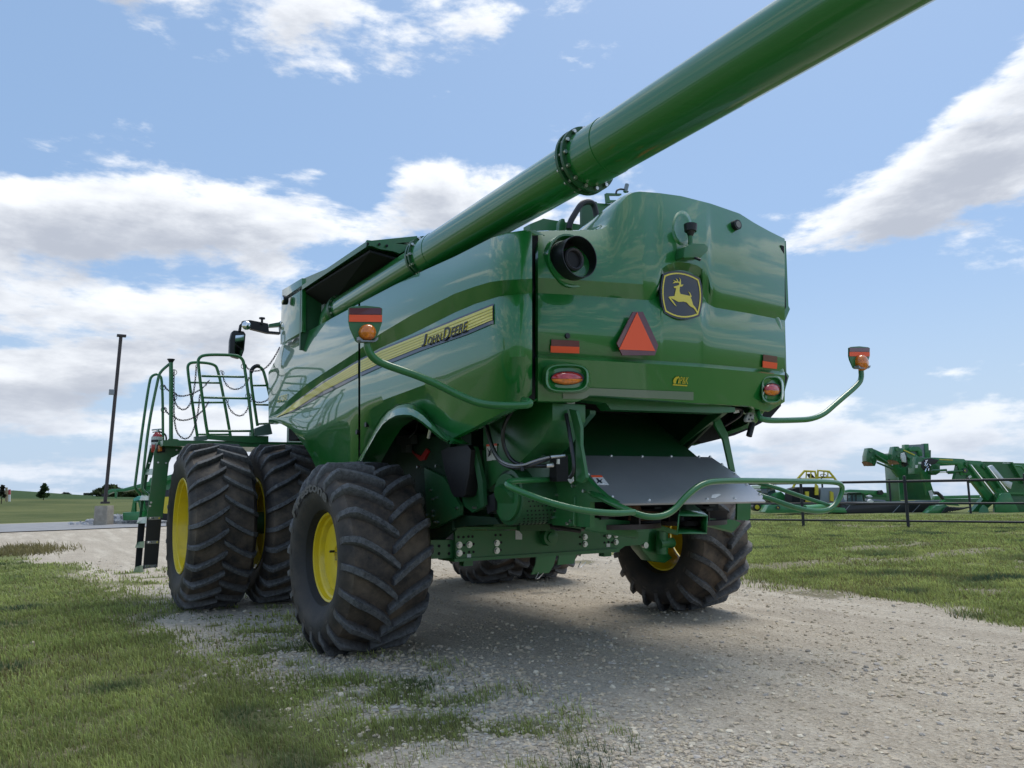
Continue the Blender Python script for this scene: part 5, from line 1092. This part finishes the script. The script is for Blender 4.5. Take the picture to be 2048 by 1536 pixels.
# ---- trees
def tree(name, u, v0, v1, hw, d, label, n, colr, shape, leaf=.16, group=None, zs=None):
    b = PD(u, v0, d); top = PD(u, v1, d); H = top.z-b.z; Wd = hw/F*d
    t = thing(name, (b.x, b.y, b.z), label, 'tree', group)
    tk = MB().tube([b-V(0, 0, .3), b+V(0, 0, H*.35), b+V(.02*H, 0, H*.8)], [H*.035, H*.028, H*.010], 8)
    for k_ in range(5): a = k_*1.3; tk.tube([b+V(0, 0, H*(.25+.1*k_)), b+V(math.cos(a)*Wd*.6, math.sin(a)*Wd*.6, H*(.4+.1*k_))], [H*.014, H*.005], 6)
    tk.build('trunk', mat('bark', (.06, .045, .03), .9) if 'bark' not in bpy.data.materials else bpy.data.materials['bark'], t)
    cl_ = rng.normal(size=(26, 3)); cl_ /= np.linalg.norm(cl_, axis=1)[:, None]; cl_ *= rng.uniform(.2, .95, (26, 1))
    if shape == 'cone':
        hz_ = rng.uniform(.05, 1, 26); rad = (1-hz_)**.8; cl_ = np.stack([np.cos(rng.uniform(0, 6.28, 26))*rad*.8, np.sin(rng.uniform(0, 6.28, 26))*rad*.8, hz_*2-1], 1)
    i = rng.integers(0, 26, n); p = cl_[i]+rng.normal(size=(n, 3))*(.17 if shape != 'cone' else .12)
    cw = b.z+H*.55; pts = np.stack([b.x+p[:, 0]*Wd, b.y+p[:, 1]*Wd, cw+p[:, 2]*H*.45], 1); pts[:, 2] = np.maximum(pts[:, 2], b.z+H*.06)
    a = rng.normal(size=(n, 3)); a /= np.linalg.norm(a, axis=1)[:, None]; c_ = np.cross(a, rng.normal(size=(n, 3))); c_ /= np.linalg.norm(c_, axis=1)[:, None]; L2 = leaf*rng.uniform(.5, 1.3, (n, 1))
    co_ = np.stack([pts-a*L2, pts+c_*L2*.5, pts+a*L2, pts-c_*L2*.5], 1).reshape(-1, 3); f_ = np.arange(n*4).reshape(-1, 4)
    cc = np.array(colr)*(.55+.9*rng.random((26, 1)))[i]*rng.uniform(.7, 1.3, (n, 1)); o = fast_mesh('crown', co_, f_, GRASSM, np.repeat(cc, 4, 0), smooth=False); hang(o, t); return t
tree('young_tree', 87, 997, 970, 13, 80, 'small young conical tree standing alone on the crest of the far lawn', 1800, (.035, .07, .018), 'cone', .13)
tree('round_tree', 215, 1000, 972, 24, 165, 'dark round tree behind the leaning pole, left one of the distant pair', 3500, (.06, .085, .03), 'ball', .45, 'distant trees behind the pole')
tree('round_tree', 262, 1000, 977, 22, 175, 'paler round tree under the loader boom, right one of the distant pair', 3200, (.10, .13, .045), 'ball', .45, 'distant trees behind the pole')
tree('bush', 132, 992, 985, 8, 300, 'tiny far bush on the horizon, between the young tree and the pole', 500, (.03, .05, .03), 'ball', .5)
tree('bush', 177, 993, 986, 10, 280, 'tiny far bush on the horizon just left of the pole', 500, (.03, .05, .03), 'ball', .5)
tree('dark_shrub', 3, 1000, 972, 7, 60, 'dark bare shrub cut by the left edge of the picture', 500, (.03, .035, .02), 'cone', .12)
def marker(u, v0, v1, d, label, m1, m2=None):
    a = PD(u, v0, d); b = PD(u, v1, d); t = thing('marker_post', a, label, 'post', 'marker posts on the far lawn'); md = a.lerp(b, .45)
    MB().cyl(a-V(0, 0, .2), md if m2 else b, .09, n=10).build('post', m1, t)
    if m2: MB().cyl(md, b, .09, n=10).build('red_top', m2, t)
marker(13, 998, 975, 62, 'plain tan marker post beside the red topped one', mat('tan_post', (.35, .28, .18), .8)); marker(19, 998, 979, 62, 'white marker post with a red top near the left edge', WHITE, REDP)
# rock pile
n = 900; a = PD(236, 1040, 34.5); x = rng.normal(a.x-.1, .55, n); y = rng.normal(a.y+.6, .45, n); s = rng.uniform(.05, .13, n)
v = ICO[None]*(1+rng.uniform(-.3, .3, (n, 12, 1)))*s[:, None, None]; z = np.maximum(0, .30-.18*((x-a.x+.1)**2+(y-a.y-.6)**2))*rng.random(n)
co_ = (v+np.stack([x, y, z+.03], 1)[:, None, :]).reshape(-1, 3); f_ = (ICF[None]+(np.arange(n)*12)[:, None, None]).reshape(-1, 3)
cc = np.repeat(np.array([.42, .43, .45])*rng.uniform(.6, 1.2, (n, 1)), 12, 0); o = fast_mesh('rock_pile', co_, f_, STONE, cc, smooth=False); tag(o, 'pile of pale broken rock beside the concrete pole base', 'rocks', kind='stuff')
# ---- simple wheel for far machines
def fwheel(u, v, rpx, d, parent, w=.45, rimc=YFAR):
    c = PD(u, v, d); r = rpx/F*d; e = RH
    o = MB().cyl(c-FH*w*.5, c+FH*w*.5, r, n=22).build('tyre', BLACK, parent, bevel=.02); MB().cyl(c-FH*(w*.5+.02), c-FH*(w*.5-.02), r*.55, n=18).build('rim', rimc, o); return o
# left: tractor with loader bucket and raised boom behind the ladder
tl = thing('loader_tractor', PD(300, 1038, 34), 'green tractor with low front bucket and long raised boom behind the ladder', 'tractor')
plateD('bucket', ((245, 1025), (280, 1023), (283, 1040), (246, 1041)), G_FAR, 33.5, .7, tl, .03)
plateD('loader_arm', ((262, 1025), (266, 1000), (275, 992), (285, 996), (290, 1022), (280, 1022), (276, 1004), (270, 1006), (270, 1024)), G_FAR, 34, .15, tl)
plateD('front_mast', ((266, 998), (276, 992), (284, 994), (284, 999), (268, 1002)), mat('teal_cover', (.08, .35, .28), .5), 33.8, .3, tl)
plateD('boom', ((208, 984), (222, 978), (246, 977), (290, 965), (345, 948), (345, 958), (290, 974), (250, 983), (225, 984), (212, 990)), G_FAR, 34.5, .3, tl, .02)
plateD('boom_hanger', ((229, 982), (233, 982), (232, 996), (230, 996)), G_FAR, 34.4, .1, tl); plateD('boom_tip', ((202, 989), (210, 986), (214, 992), (206, 994)), BLACK, 34.5, .2, tl)
plateD('tractor_body', ((285, 985), (300, 955), (345, 950), (352, 985), (345, 1030), (288, 1030)), G_FAR, 35, 1.2, tl, .05)
plateD('cab_glass', ((283, 992), (296, 984), (296, 1010), (284, 1012)), GLASS, 34.9, .3, tl)
fwheel(338, 1010, 30, 34.2, tl); fwheel(292, 1030, 9, 34.4, tl)
# ---- right: machines beyond the fences
DG = 33.5
def far_disc(name, u, v, r, d, m, parent): c = PD(u, v, d); return MB().cyl(c, c-FH*.03, r, n=20).build(name, m, parent)
def deer_badge(u, v, s, d, parent):
    o = far_disc('badge', u, v, s/F*d, d, KDEC, parent); mb = MB()
    mb.prism([PD(u+(x-790)*s/620, v+(y-865)*s/620, d-.05) for x, y in deer], FH*-.004); mb.build('leaping_deer', YDEC, o, smooth=0)
# yellow-framed machines
for nm, dx, lab in (('a', 0, 'small dark machine with yellow roll frame and black seat, left of the two yellow frames'), ('b', 0, 'small dark machine with yellow roll frame and steering wheel, right of the two yellow frames')):
    L_ = nm == 'a'; t = thing('compact_loader', PD(1610 if L_ else 1665, 1022, DG), lab, 'utility machine', 'machines with yellow frames')
    pts = ((1586, 975), (1595, 958), (1609, 942), (1630, 943), (1633, 958)) if L_ else ((1634, 966), (1636, 941), (1658, 943), (1668, 955), (1680, 972))
    for dd in (0, .7): MB().tube([PD(u, v, DG+dd) for u, v in pts], .05, 8).build('roll_frame', YFAR, t)
    mb = MB()
    for a, b in (((pts[1]), (pts[4] if L_ else pts[3])), ) if L_ else (((1636, 955), (1668, 955)),): mb.tube([PD(*a, DG), PD(*b, DG)], .045, 8)
    for u in ((1613, 1622) if L_ else (1648, 1656)): mb.tube([PD(u, 943, DG), PD(u-1, 957, DG)], .03, 6)
    for u, v in (pts[1], pts[2], pts[3]): mb.tube([PD(u, v, DG), PD(u, v, DG+.7)], .04, 6)
    mb.build('frame_brace', YFAR, t)
    plateD('body', ((1583, 1004), (1585, 978), (1600, 974), (1632, 974), (1640, 1004)) if L_ else ((1640, 1004), (1642, 975), (1680, 975), (1691, 1004)), MATTE if L_ else GREYP, DG+.1, .9, t, .008)
    plateD('yellow_post', ((1611, 983), (1618, 983), (1618, 1000), (1628, 1004), (1612, 1004)) if L_ else ((1631, 966), (1637, 972), (1637, 990), (1630, 990)), YFAR, DG, .1, t)
    if not L_: plateD('yellow_post', ((1661, 982), (1667, 985), (1668, 1003), (1661, 1002)), YFAR, DG, .1, t)
    if L_: plateD('seat', ((1618, 948), (1623, 947), (1632, 957), (1630, 960), (1622, 955)), BLACK, DG+.2, .3, t, .006)
    else:
        c = PD(1647, 951, DG-.1); MB().tube([c+(RH*math.cos(a)*.13+V(0, 0, .06)*math.sin(a)+FH*.1*math.sin(a)) for a in [2*PI*i/16 for i in range(16)]], .016, 6, closed=True).tube([c, PD(1641, 960, DG)], .02, 6).build('steering_wheel', BLACK, t)
    plateD('pallet', ((1580, 1006), (1640, 1006), (1640, 1012), (1580, 1012)) if L_ else ((1642, 1006), (1690, 1006), (1688, 1014), (1644, 1014)), WOOD, DG, .8, t)
# green header low on the ground with a badge
t = thing('grain_header', PD(1590, 1024, DG-1), 'low green header with round deer badge, under the yellow framed machines', 'header')
plateD('header_frame', ((1530, 1024), (1538, 1010), (1575, 1006), (1690, 1016), (1694, 1025), (1534, 1026)), G_FAR, DG-1, .8, t, .008); deer_badge(1556, 1015, 4.2, DG-1.1, t)
t = thing('green_tractor', PD(1520, 1024, DG+1), 'green tractor with glass cab and black tyres just right of the bright deflector sheet', 'tractor')
plateD('cab_glass', ((1522, 978), (1530, 972), (1550, 973), (1553, 998), (1524, 1000)), GLASS, DG+2, 1.2, t, .008); plateD('roof', ((1520, 977), (1522, 971), (1552, 970), (1556, 976)), G_FAR, DG+1.9, 1.4, t)
plateD('hood', ((1550, 988), (1562, 983), (1582, 1000), (1580, 1008), (1540, 1006)), G_FAR, DG+1.5, .8, t, .008); fwheel(1511, 1014, 8, DG+.5, t); fwheel(1541, 1000, 8, DG+1, t); plateD('loader_arm', ((1505, 1004), (1516, 996), (1530, 1006), (1526, 1022), (1520, 1010)), G_FAR, DG+.4, .2, t)
# row of long augers/combines far behind
t = thing('far_combine', PD(1740, 1010, 60), 'far green combine with long level auger, in the gap left of the tall upright machine', 'combine harvester')
plateD('auger', ((1690, 981), (1700, 979), (1762, 981), (1764, 985), (1802, 986), (1802, 991), (1690, 987)), G_FAR, 60, .5, t, .006); plateD('body', ((1690, 992), (1700, 987), (1800, 990), (1802, 1010), (1690, 1012)), G_FAR2, 61, 3, t, .008)
plateD('end_cap', ((1760, 981), (1764, 980), (1768, 986), (1764, 990), (1758, 988)), BLACK, 59.6, .5, t)
t = thing('far_combine', PD(1900, 1010, 62), 'far green combine with level auger, showing under the long loader arm', 'combine harvester')
plateD('auger', ((1870, 992), (1960, 990), (1960, 996), (1870, 998)), G_FAR, 62, .5, t, .006); plateD('body', ((1868, 998), (1965, 997), (1965, 1014), (1868, 1014)), G_FAR2, 63, 3, t, .008); MB().tube([PD(u, v, 60) for u, v in ((1868, 986), (1875, 986), (1882, 992), (1886, 998))], .14, 8).build('spout', BLACK, t)
t = thing('dark_pickup', PD(1715, 1008, DG+4), 'low dark vehicle with pale windows just left of the tall upright machine', 'car')
plateD('body', ((1690, 1008), (1692, 1003), (1726, 1002), (1745, 1006), (1746, 1010)), GREYP, DG+4, 1.5, t, .006); plateD('window', ((1696, 988), (1722, 987), (1727, 1002), (1695, 1003)), mat('pale_glass', (.16, .26, .27), .1, coat=1), DG+4.2, 1.2, t, .04); plateD('roof', ((1693, 988), (1696, 986), (1722, 985), (1726, 989)), G_INNER, DG+4.1, 1.4, t)
mb = MB()
for u in (1695, 1704, 1712, 1726): mb.tube([PD(u, 987, DG+4.1), PD(u+(0 if u < 1726 else 2), 1003, DG+4.1)], .03, 6)
mb.build('window_post', BLACK, t)
# long black header
t = thing('draper_header', PD(1780, 1024, DG-.5), 'long low black header lying on the grass behind the fence', 'header')
plateD('header_body', ((1675, 1026), (1692, 1008), (1890, 1002), (1893, 1010), (1870, 1026)), mat('navy_black', (.010, .012, .020), .4, coat=.3), DG-.5, 1.6, t, .008)
plateD('knife_bar', ((1690, 1006), (1888, 1000), (1890, 1003), (1692, 1010)), GREYP, DG-.6, .2, t); mb = MB()
for a, b in (((1785, 1026), (1800, 1010)), ((1824, 1026), (1845, 1004)), ((1688, 1024), (1700, 1010))): mb.tube([PD(*a, DG-.7), PD(*b, DG-.7)], .012, 6)
mb.build('guy_rod', GREYP, t)
plateD('wrap_bag', ((1738, 1001), (1742, 998), (1748, 1003), (1744, 1006), (1738, 1005)), WHITE, DG-.8, .2, t, .006); plateD('wrap_bag', ((1735, 992), (1742, 990), (1746, 994), (1738, 995)), WHITE, DG, .2, t, .006); plateD('reel_arm', ((1734, 997), (1770, 1000), (1772, 1003), (1734, 1002)), GREYP, DG-.2, .2, t)
# tall upright machine
t = thing('upright_header', PD(1830, 1002, DG+1), 'tall green box shaped header standing upright with grey top, behind the fence posts', 'header')
plateD('box', ((1795, 905), (1862, 900), (1862, 1000), (1802, 1000)), G_FAR2, DG+1.2, 1.3, t, .008); plateD('face_panel', ((1796, 940), (1812, 932), (1814, 1000), (1801, 1000)), G_FAR, DG+1.1, .1, t)
plateD('grey_panel', ((1814, 890), (1851, 888), (1853, 916), (1815, 918)), GREYP, DG+1.0, .1, t)
plateD('side_post', ((1849, 887), (1857, 887), (1859, 918), (1851, 918)), G_FAR, DG+.95, .3, t, .006); plateD('side_post', ((1810, 889), (1818, 889), (1818, 900), (1810, 902)), G_FAR, DG+.95, .3, t, .006)
plateD('hood_arch', ((1818, 898), (1826, 893), (1838, 893), (1844, 900), (1845, 912), (1838, 912), (1836, 902), (1820, 903)), G_FAR, DG+.85, .3, t, .006)
# loader arms: two pairs
def loader(label, u0, segs, d, extra):
    t = thing('front_loader', PD(u0, 1020, d), label, 'loader', 'loaders behind the fence'); return t
t = loader('green front loader with wood blocks, arms reaching up left of the tall upright machine', 1850, None, DG, None)
for dx, dy, dd, nm in ((0, 0, .9, 'arm'), (52, -3, 0, 'arm')):
    d = DG+dd-.2
    pts = ((1742, 896), (1750, 899), (1775, 910), (1788, 919), (1800, 935), (1805, 950), (1797, 955), (1790, 945), (1780, 930), (1752, 918), (1742, 915)) if dx == 0 else ((1795, 897), (1803, 896), (1830, 908), (1848, 920), (1855, 945), (1868, 985), (1856, 990), (1845, 950), (1838, 938), (1800, 915))
    a = plateD('loader_arm', pts, G_FAR, d, .22, t, .006)
    for (uu, vv, rr) in ((1742, 902, .07), (1744, 915, .05), (1741, 924, .05), (1747, 926, .04)): c_ = PD(uu+dx, vv+dy, d-.11); MB().cyl(c_, c_-FH*.04, rr, n=12).build('link_pin', G_TUBE, a)
    k2 = [(x+dx, y+dy) for x, y in ((1737, 896), (1745, 896), (1751, 903), (1749, 912), (1754, 922), (1750, 932), (1742, 932), (1733, 922), (1733, 912))]
    plateD('bucket_link', k2, G_FAR2, d-.1, .42, a, .006); plateD('wood_block', [(x+dx, y+dy) for x, y in ((1731, 923), (1742, 925), (1747, 931), (1736, 932))], WOOD, d-.15, .4, a)
    MB().tube([PD(1751+dx, 910+dy, d-.05), PD(1775+dx, 925+dy, d-.05)], .05, 8).tube([PD(1754+dx, 925+dy, d-.05), PD(1785+dx*.9, 938+dy, d-.05)], .045, 8).build('hydraulic_cylinder', G_FAR2, a)
    MB().tube([PD(1772+dx, 923+dy, d-.06), PD(1785+dx, 931+dy, d-.06)], .025, 8).build('cylinder_rod', CHROME, a)
    if dx:
        plateD('yellow_stripe', ((1808, 899), (1830, 909), (1829, 911), (1807, 901)), YFAR, d-.03, .02, a); plateD('wrap_bag', ((1803, 907), (1809, 905), (1812, 913), (1813, 925), (1806, 924), (1802, 914)), WHITE, d-.2, .15, a, .008); plateD('hose_bundle', ((1808, 903), (1813, 908), (1816, 930), (1810, 934), (1806, 928)), BLACK, d-.1, .2, a, .006)
        plateD('label', ((1857, 982), (1864, 980), (1867, 990), (1862, 996)), WHITE, d-.12, .02, a)
t = loader('green front loader with long level arm and deer badge, right of the tall upright machine', 1960, None, DG-1.5, None)
for dx, dy, dd in ((34, 4, 1.2), (0, 0, 0)):
    d = DG-1.5+dd; S_ = lambda l: [(x+dx, y+dy) for x, y in l]
    a = plateD('loader_arm', S_([(1840, 915), (1870, 915), (1928, 918), (1940, 927), (1946, 938), (1985, 990), (1975, 1002), (1935, 950), (1922, 950), (1915, 929), (1885, 926), (1842, 928)]), G_FAR, d, .22, t, .006)
    plateD('arm_gusset', S_([(1915, 930), (1935, 930), (1950, 960), (1930, 963), (1908, 962), (1912, 945)]), G_FAR2, d+.05, .2, a)
    MB().tube([PD(1862+dx, 942+dy, d-.02), PD(1893+dx, 940+dy, d-.02)], .05, 8).build('hydraulic_cylinder', G_FAR2, a); MB().tube([PD(1893+dx, 944+dy, d-.02), PD(1925+dx, 942+dy, d-.02)], .045, 8).build('hydraulic_cylinder', G_FAR2, a)
    MB().tube([PD(1880+dx, 945+dy, d-.02), PD(1895+dx, 944+dy, d-.02)], .022, 8).tube([PD(1942+dx, 930+dy, d-.1), PD(1995+dx, 998+dy, d-.1)], .03, 8).build('cylinder_rod', CHROME, a)
    MB().tube([PD(1937+dx, 928+dy, d-.1), PD(1968+dx, 972+dy, d-.1)], .055, 8).build('hydraulic_cylinder', G_FAR, a); c = PD(1936+dx, 928+dy, d-.1); MB().cyl(c, c+FH*.4, .11, n=14).build('pivot_pin', G_FAR2, a)
    if dx == 0:
        plateD('bucket_link', ((1833, 914), (1845, 915), (1850, 925), (1846, 938), (1838, 949), (1829, 948), (1829, 935)), G_FAR2, d-.1, .5, a, .006)
        plateD('yellow_stripe', ((1879, 918), (1906, 919), (1906, 921), (1879, 920)), YFAR, d-.02, .02, a); deer_badge(1930, 941, 4.6, d-.04, a)
        plateD('label', ((1831, 930), (1836, 930), (1835, 936), (1831, 936)), WHITE, d-.12, .02, a); plateD('label', ((1936, 953), (1941, 950), (1944, 954), (1939, 957)), WHITE, d-.05, .02, a); plateD('label', ((1837, 924), (1843, 924), (1843, 928), (1837, 928)), WHITE, d-.12, .02, a)
        plateD('hose_bundle', ((1842, 925), (1850, 918), (1862, 916), (1878, 920), (1872, 927), (1862, 930), (1860, 940), (1850, 940), (1843, 935)), BLACK, d-.12, .2, a, .006)
        mb = MB(); r3 = random.Random(9)
        for k_ in range(9): u, v = r3.uniform(1848, 1864), r3.uniform(918, 942); mb.mark().tube([PD(u, v, d-.15), PD(u+r3.uniform(-4, 5), v+r3.uniform(2, 6), d-.18)], .018, 6)
        mb.builds('coupler', CHROME, a)
    else: plateD('bucket_link', ((1862, 926), (1880, 928), (1880, 945), (1872, 950), (1862, 946)), G_FAR2, d-.1, .4, a, .006)
# green snow pusher bucket and wall at the right edge
t = thing('green_bucket', PD(2010, 1028, DG-2), 'large plain green bucket on the grass at the right edge of the picture', 'bucket')
plateD('bucket_shell', ((1992, 1030), (1992, 1008), (2003, 986), (2020, 986), (2026, 1000), (2046, 1036)), G_FAR, DG-2.2, .1, t, .01); plateD('bucket_face', ((2003, 986), (2120, 990), (2120, 1034), (2000, 1030)), G_FAR2, DG-1.8, .5, t, .006); plateD('lip', ((2020, 984), (2120, 988), (2120, 991), (2020, 988)), G_TUBE, DG-2.1, .2, t)
t = thing('allied_implement', PD(1990, 1010, DG+2), 'tall dark green slanted implement wall with white lettering behind the level loader', 'implement'); t['label'] = 'tall dark green slanted implement wall with white lettering behind the level loader'; t.name = 'implement_wall'; WL['implement_wall'] = Vector(t.location)
plateD('wall_panel', ((1965, 923), (2023, 924), (2048, 958), (2070, 1005), (2000, 1008), (1960, 960)), G_FAR2, DG+2, .15, t)
mb = put_text(MB(), 'ALLIED', [(2005, 927), (2021, 927.5), (2021, 924.8), (2005, 924.5)], lambda u, v: PD(u, v, DG+1.93), 0, .03); mb.build('lettering', WHITE, t, smooth=0)
plateD('edge_tube', ((2023, 924), (2026, 924), (2052, 966), (2049, 968)), G_TUBE, DG+1.8, .15, t)
plateD('white_part', ((1975, 935), (1985, 930), (1998, 945), (2010, 960), (2025, 965), (2022, 978), (2012, 972), (1998, 958), (1985, 955)), mat('white_gear', (.6, .62, .63), .3, metal=.4), DG+1.0, .2, t, .008)
t = thing('green_plow', PD(2040, 1010, DG+5), 'second green implement wall with a bent tube, cut by the right edge', 'implement'); plateD('wall_panel', ((2026, 926), (2110, 928), (2110, 1005), (2050, 1000)), G_FAR, DG+5, .2, t); MB().tube([PD(u, v, DG+4.6) for u, v in ((2030, 932), (2042, 933), (2052, 945), (2060, 980))], .05, 8).build('bent_tube', G_TUBE, t)
t = thing('tillage_tool', PD(1880, 1026, DG-1.6), 'green tillage tool with hoses lying on the grass beside the black header', 'implement')
plateD('shield', ((1856, 1026), (1872, 1012), (1890, 1009), (1908, 1018), (1890, 1026)), G_TUBE, DG-1.8, .5, t, .006); plateD('shield', ((1883, 1006), (1892, 1000), (1910, 1004), (1920, 1012), (1895, 1010)), G_FAR, DG-1.5, .3, t)
mb = MB()
for k_ in range(7): mb.tube(chaikin([PD(1884+k_*5, 1026-k_, DG-1.9), PD(1894+k_*5, 1012+k_, DG-1.9), PD(1910+k_*5, 1020-k_, DG-1.8)], 2), .03, 6)
mb.build('hose', BLACK, t)
plateD('tool_disc', ((1962, 1018), (1968, 1010), (1976, 1016), (1978, 1026), (1968, 1030), (1960, 1026)), mat('dusty_green', (.07, .22, .12), .5), DG-2, .1, t); plateD('strut', ((1940, 1028), (1978, 985), (1990, 984), (1995, 1000), (1960, 1030), (1948, 1030)), G_FAR2, DG-1.2, .3, t)
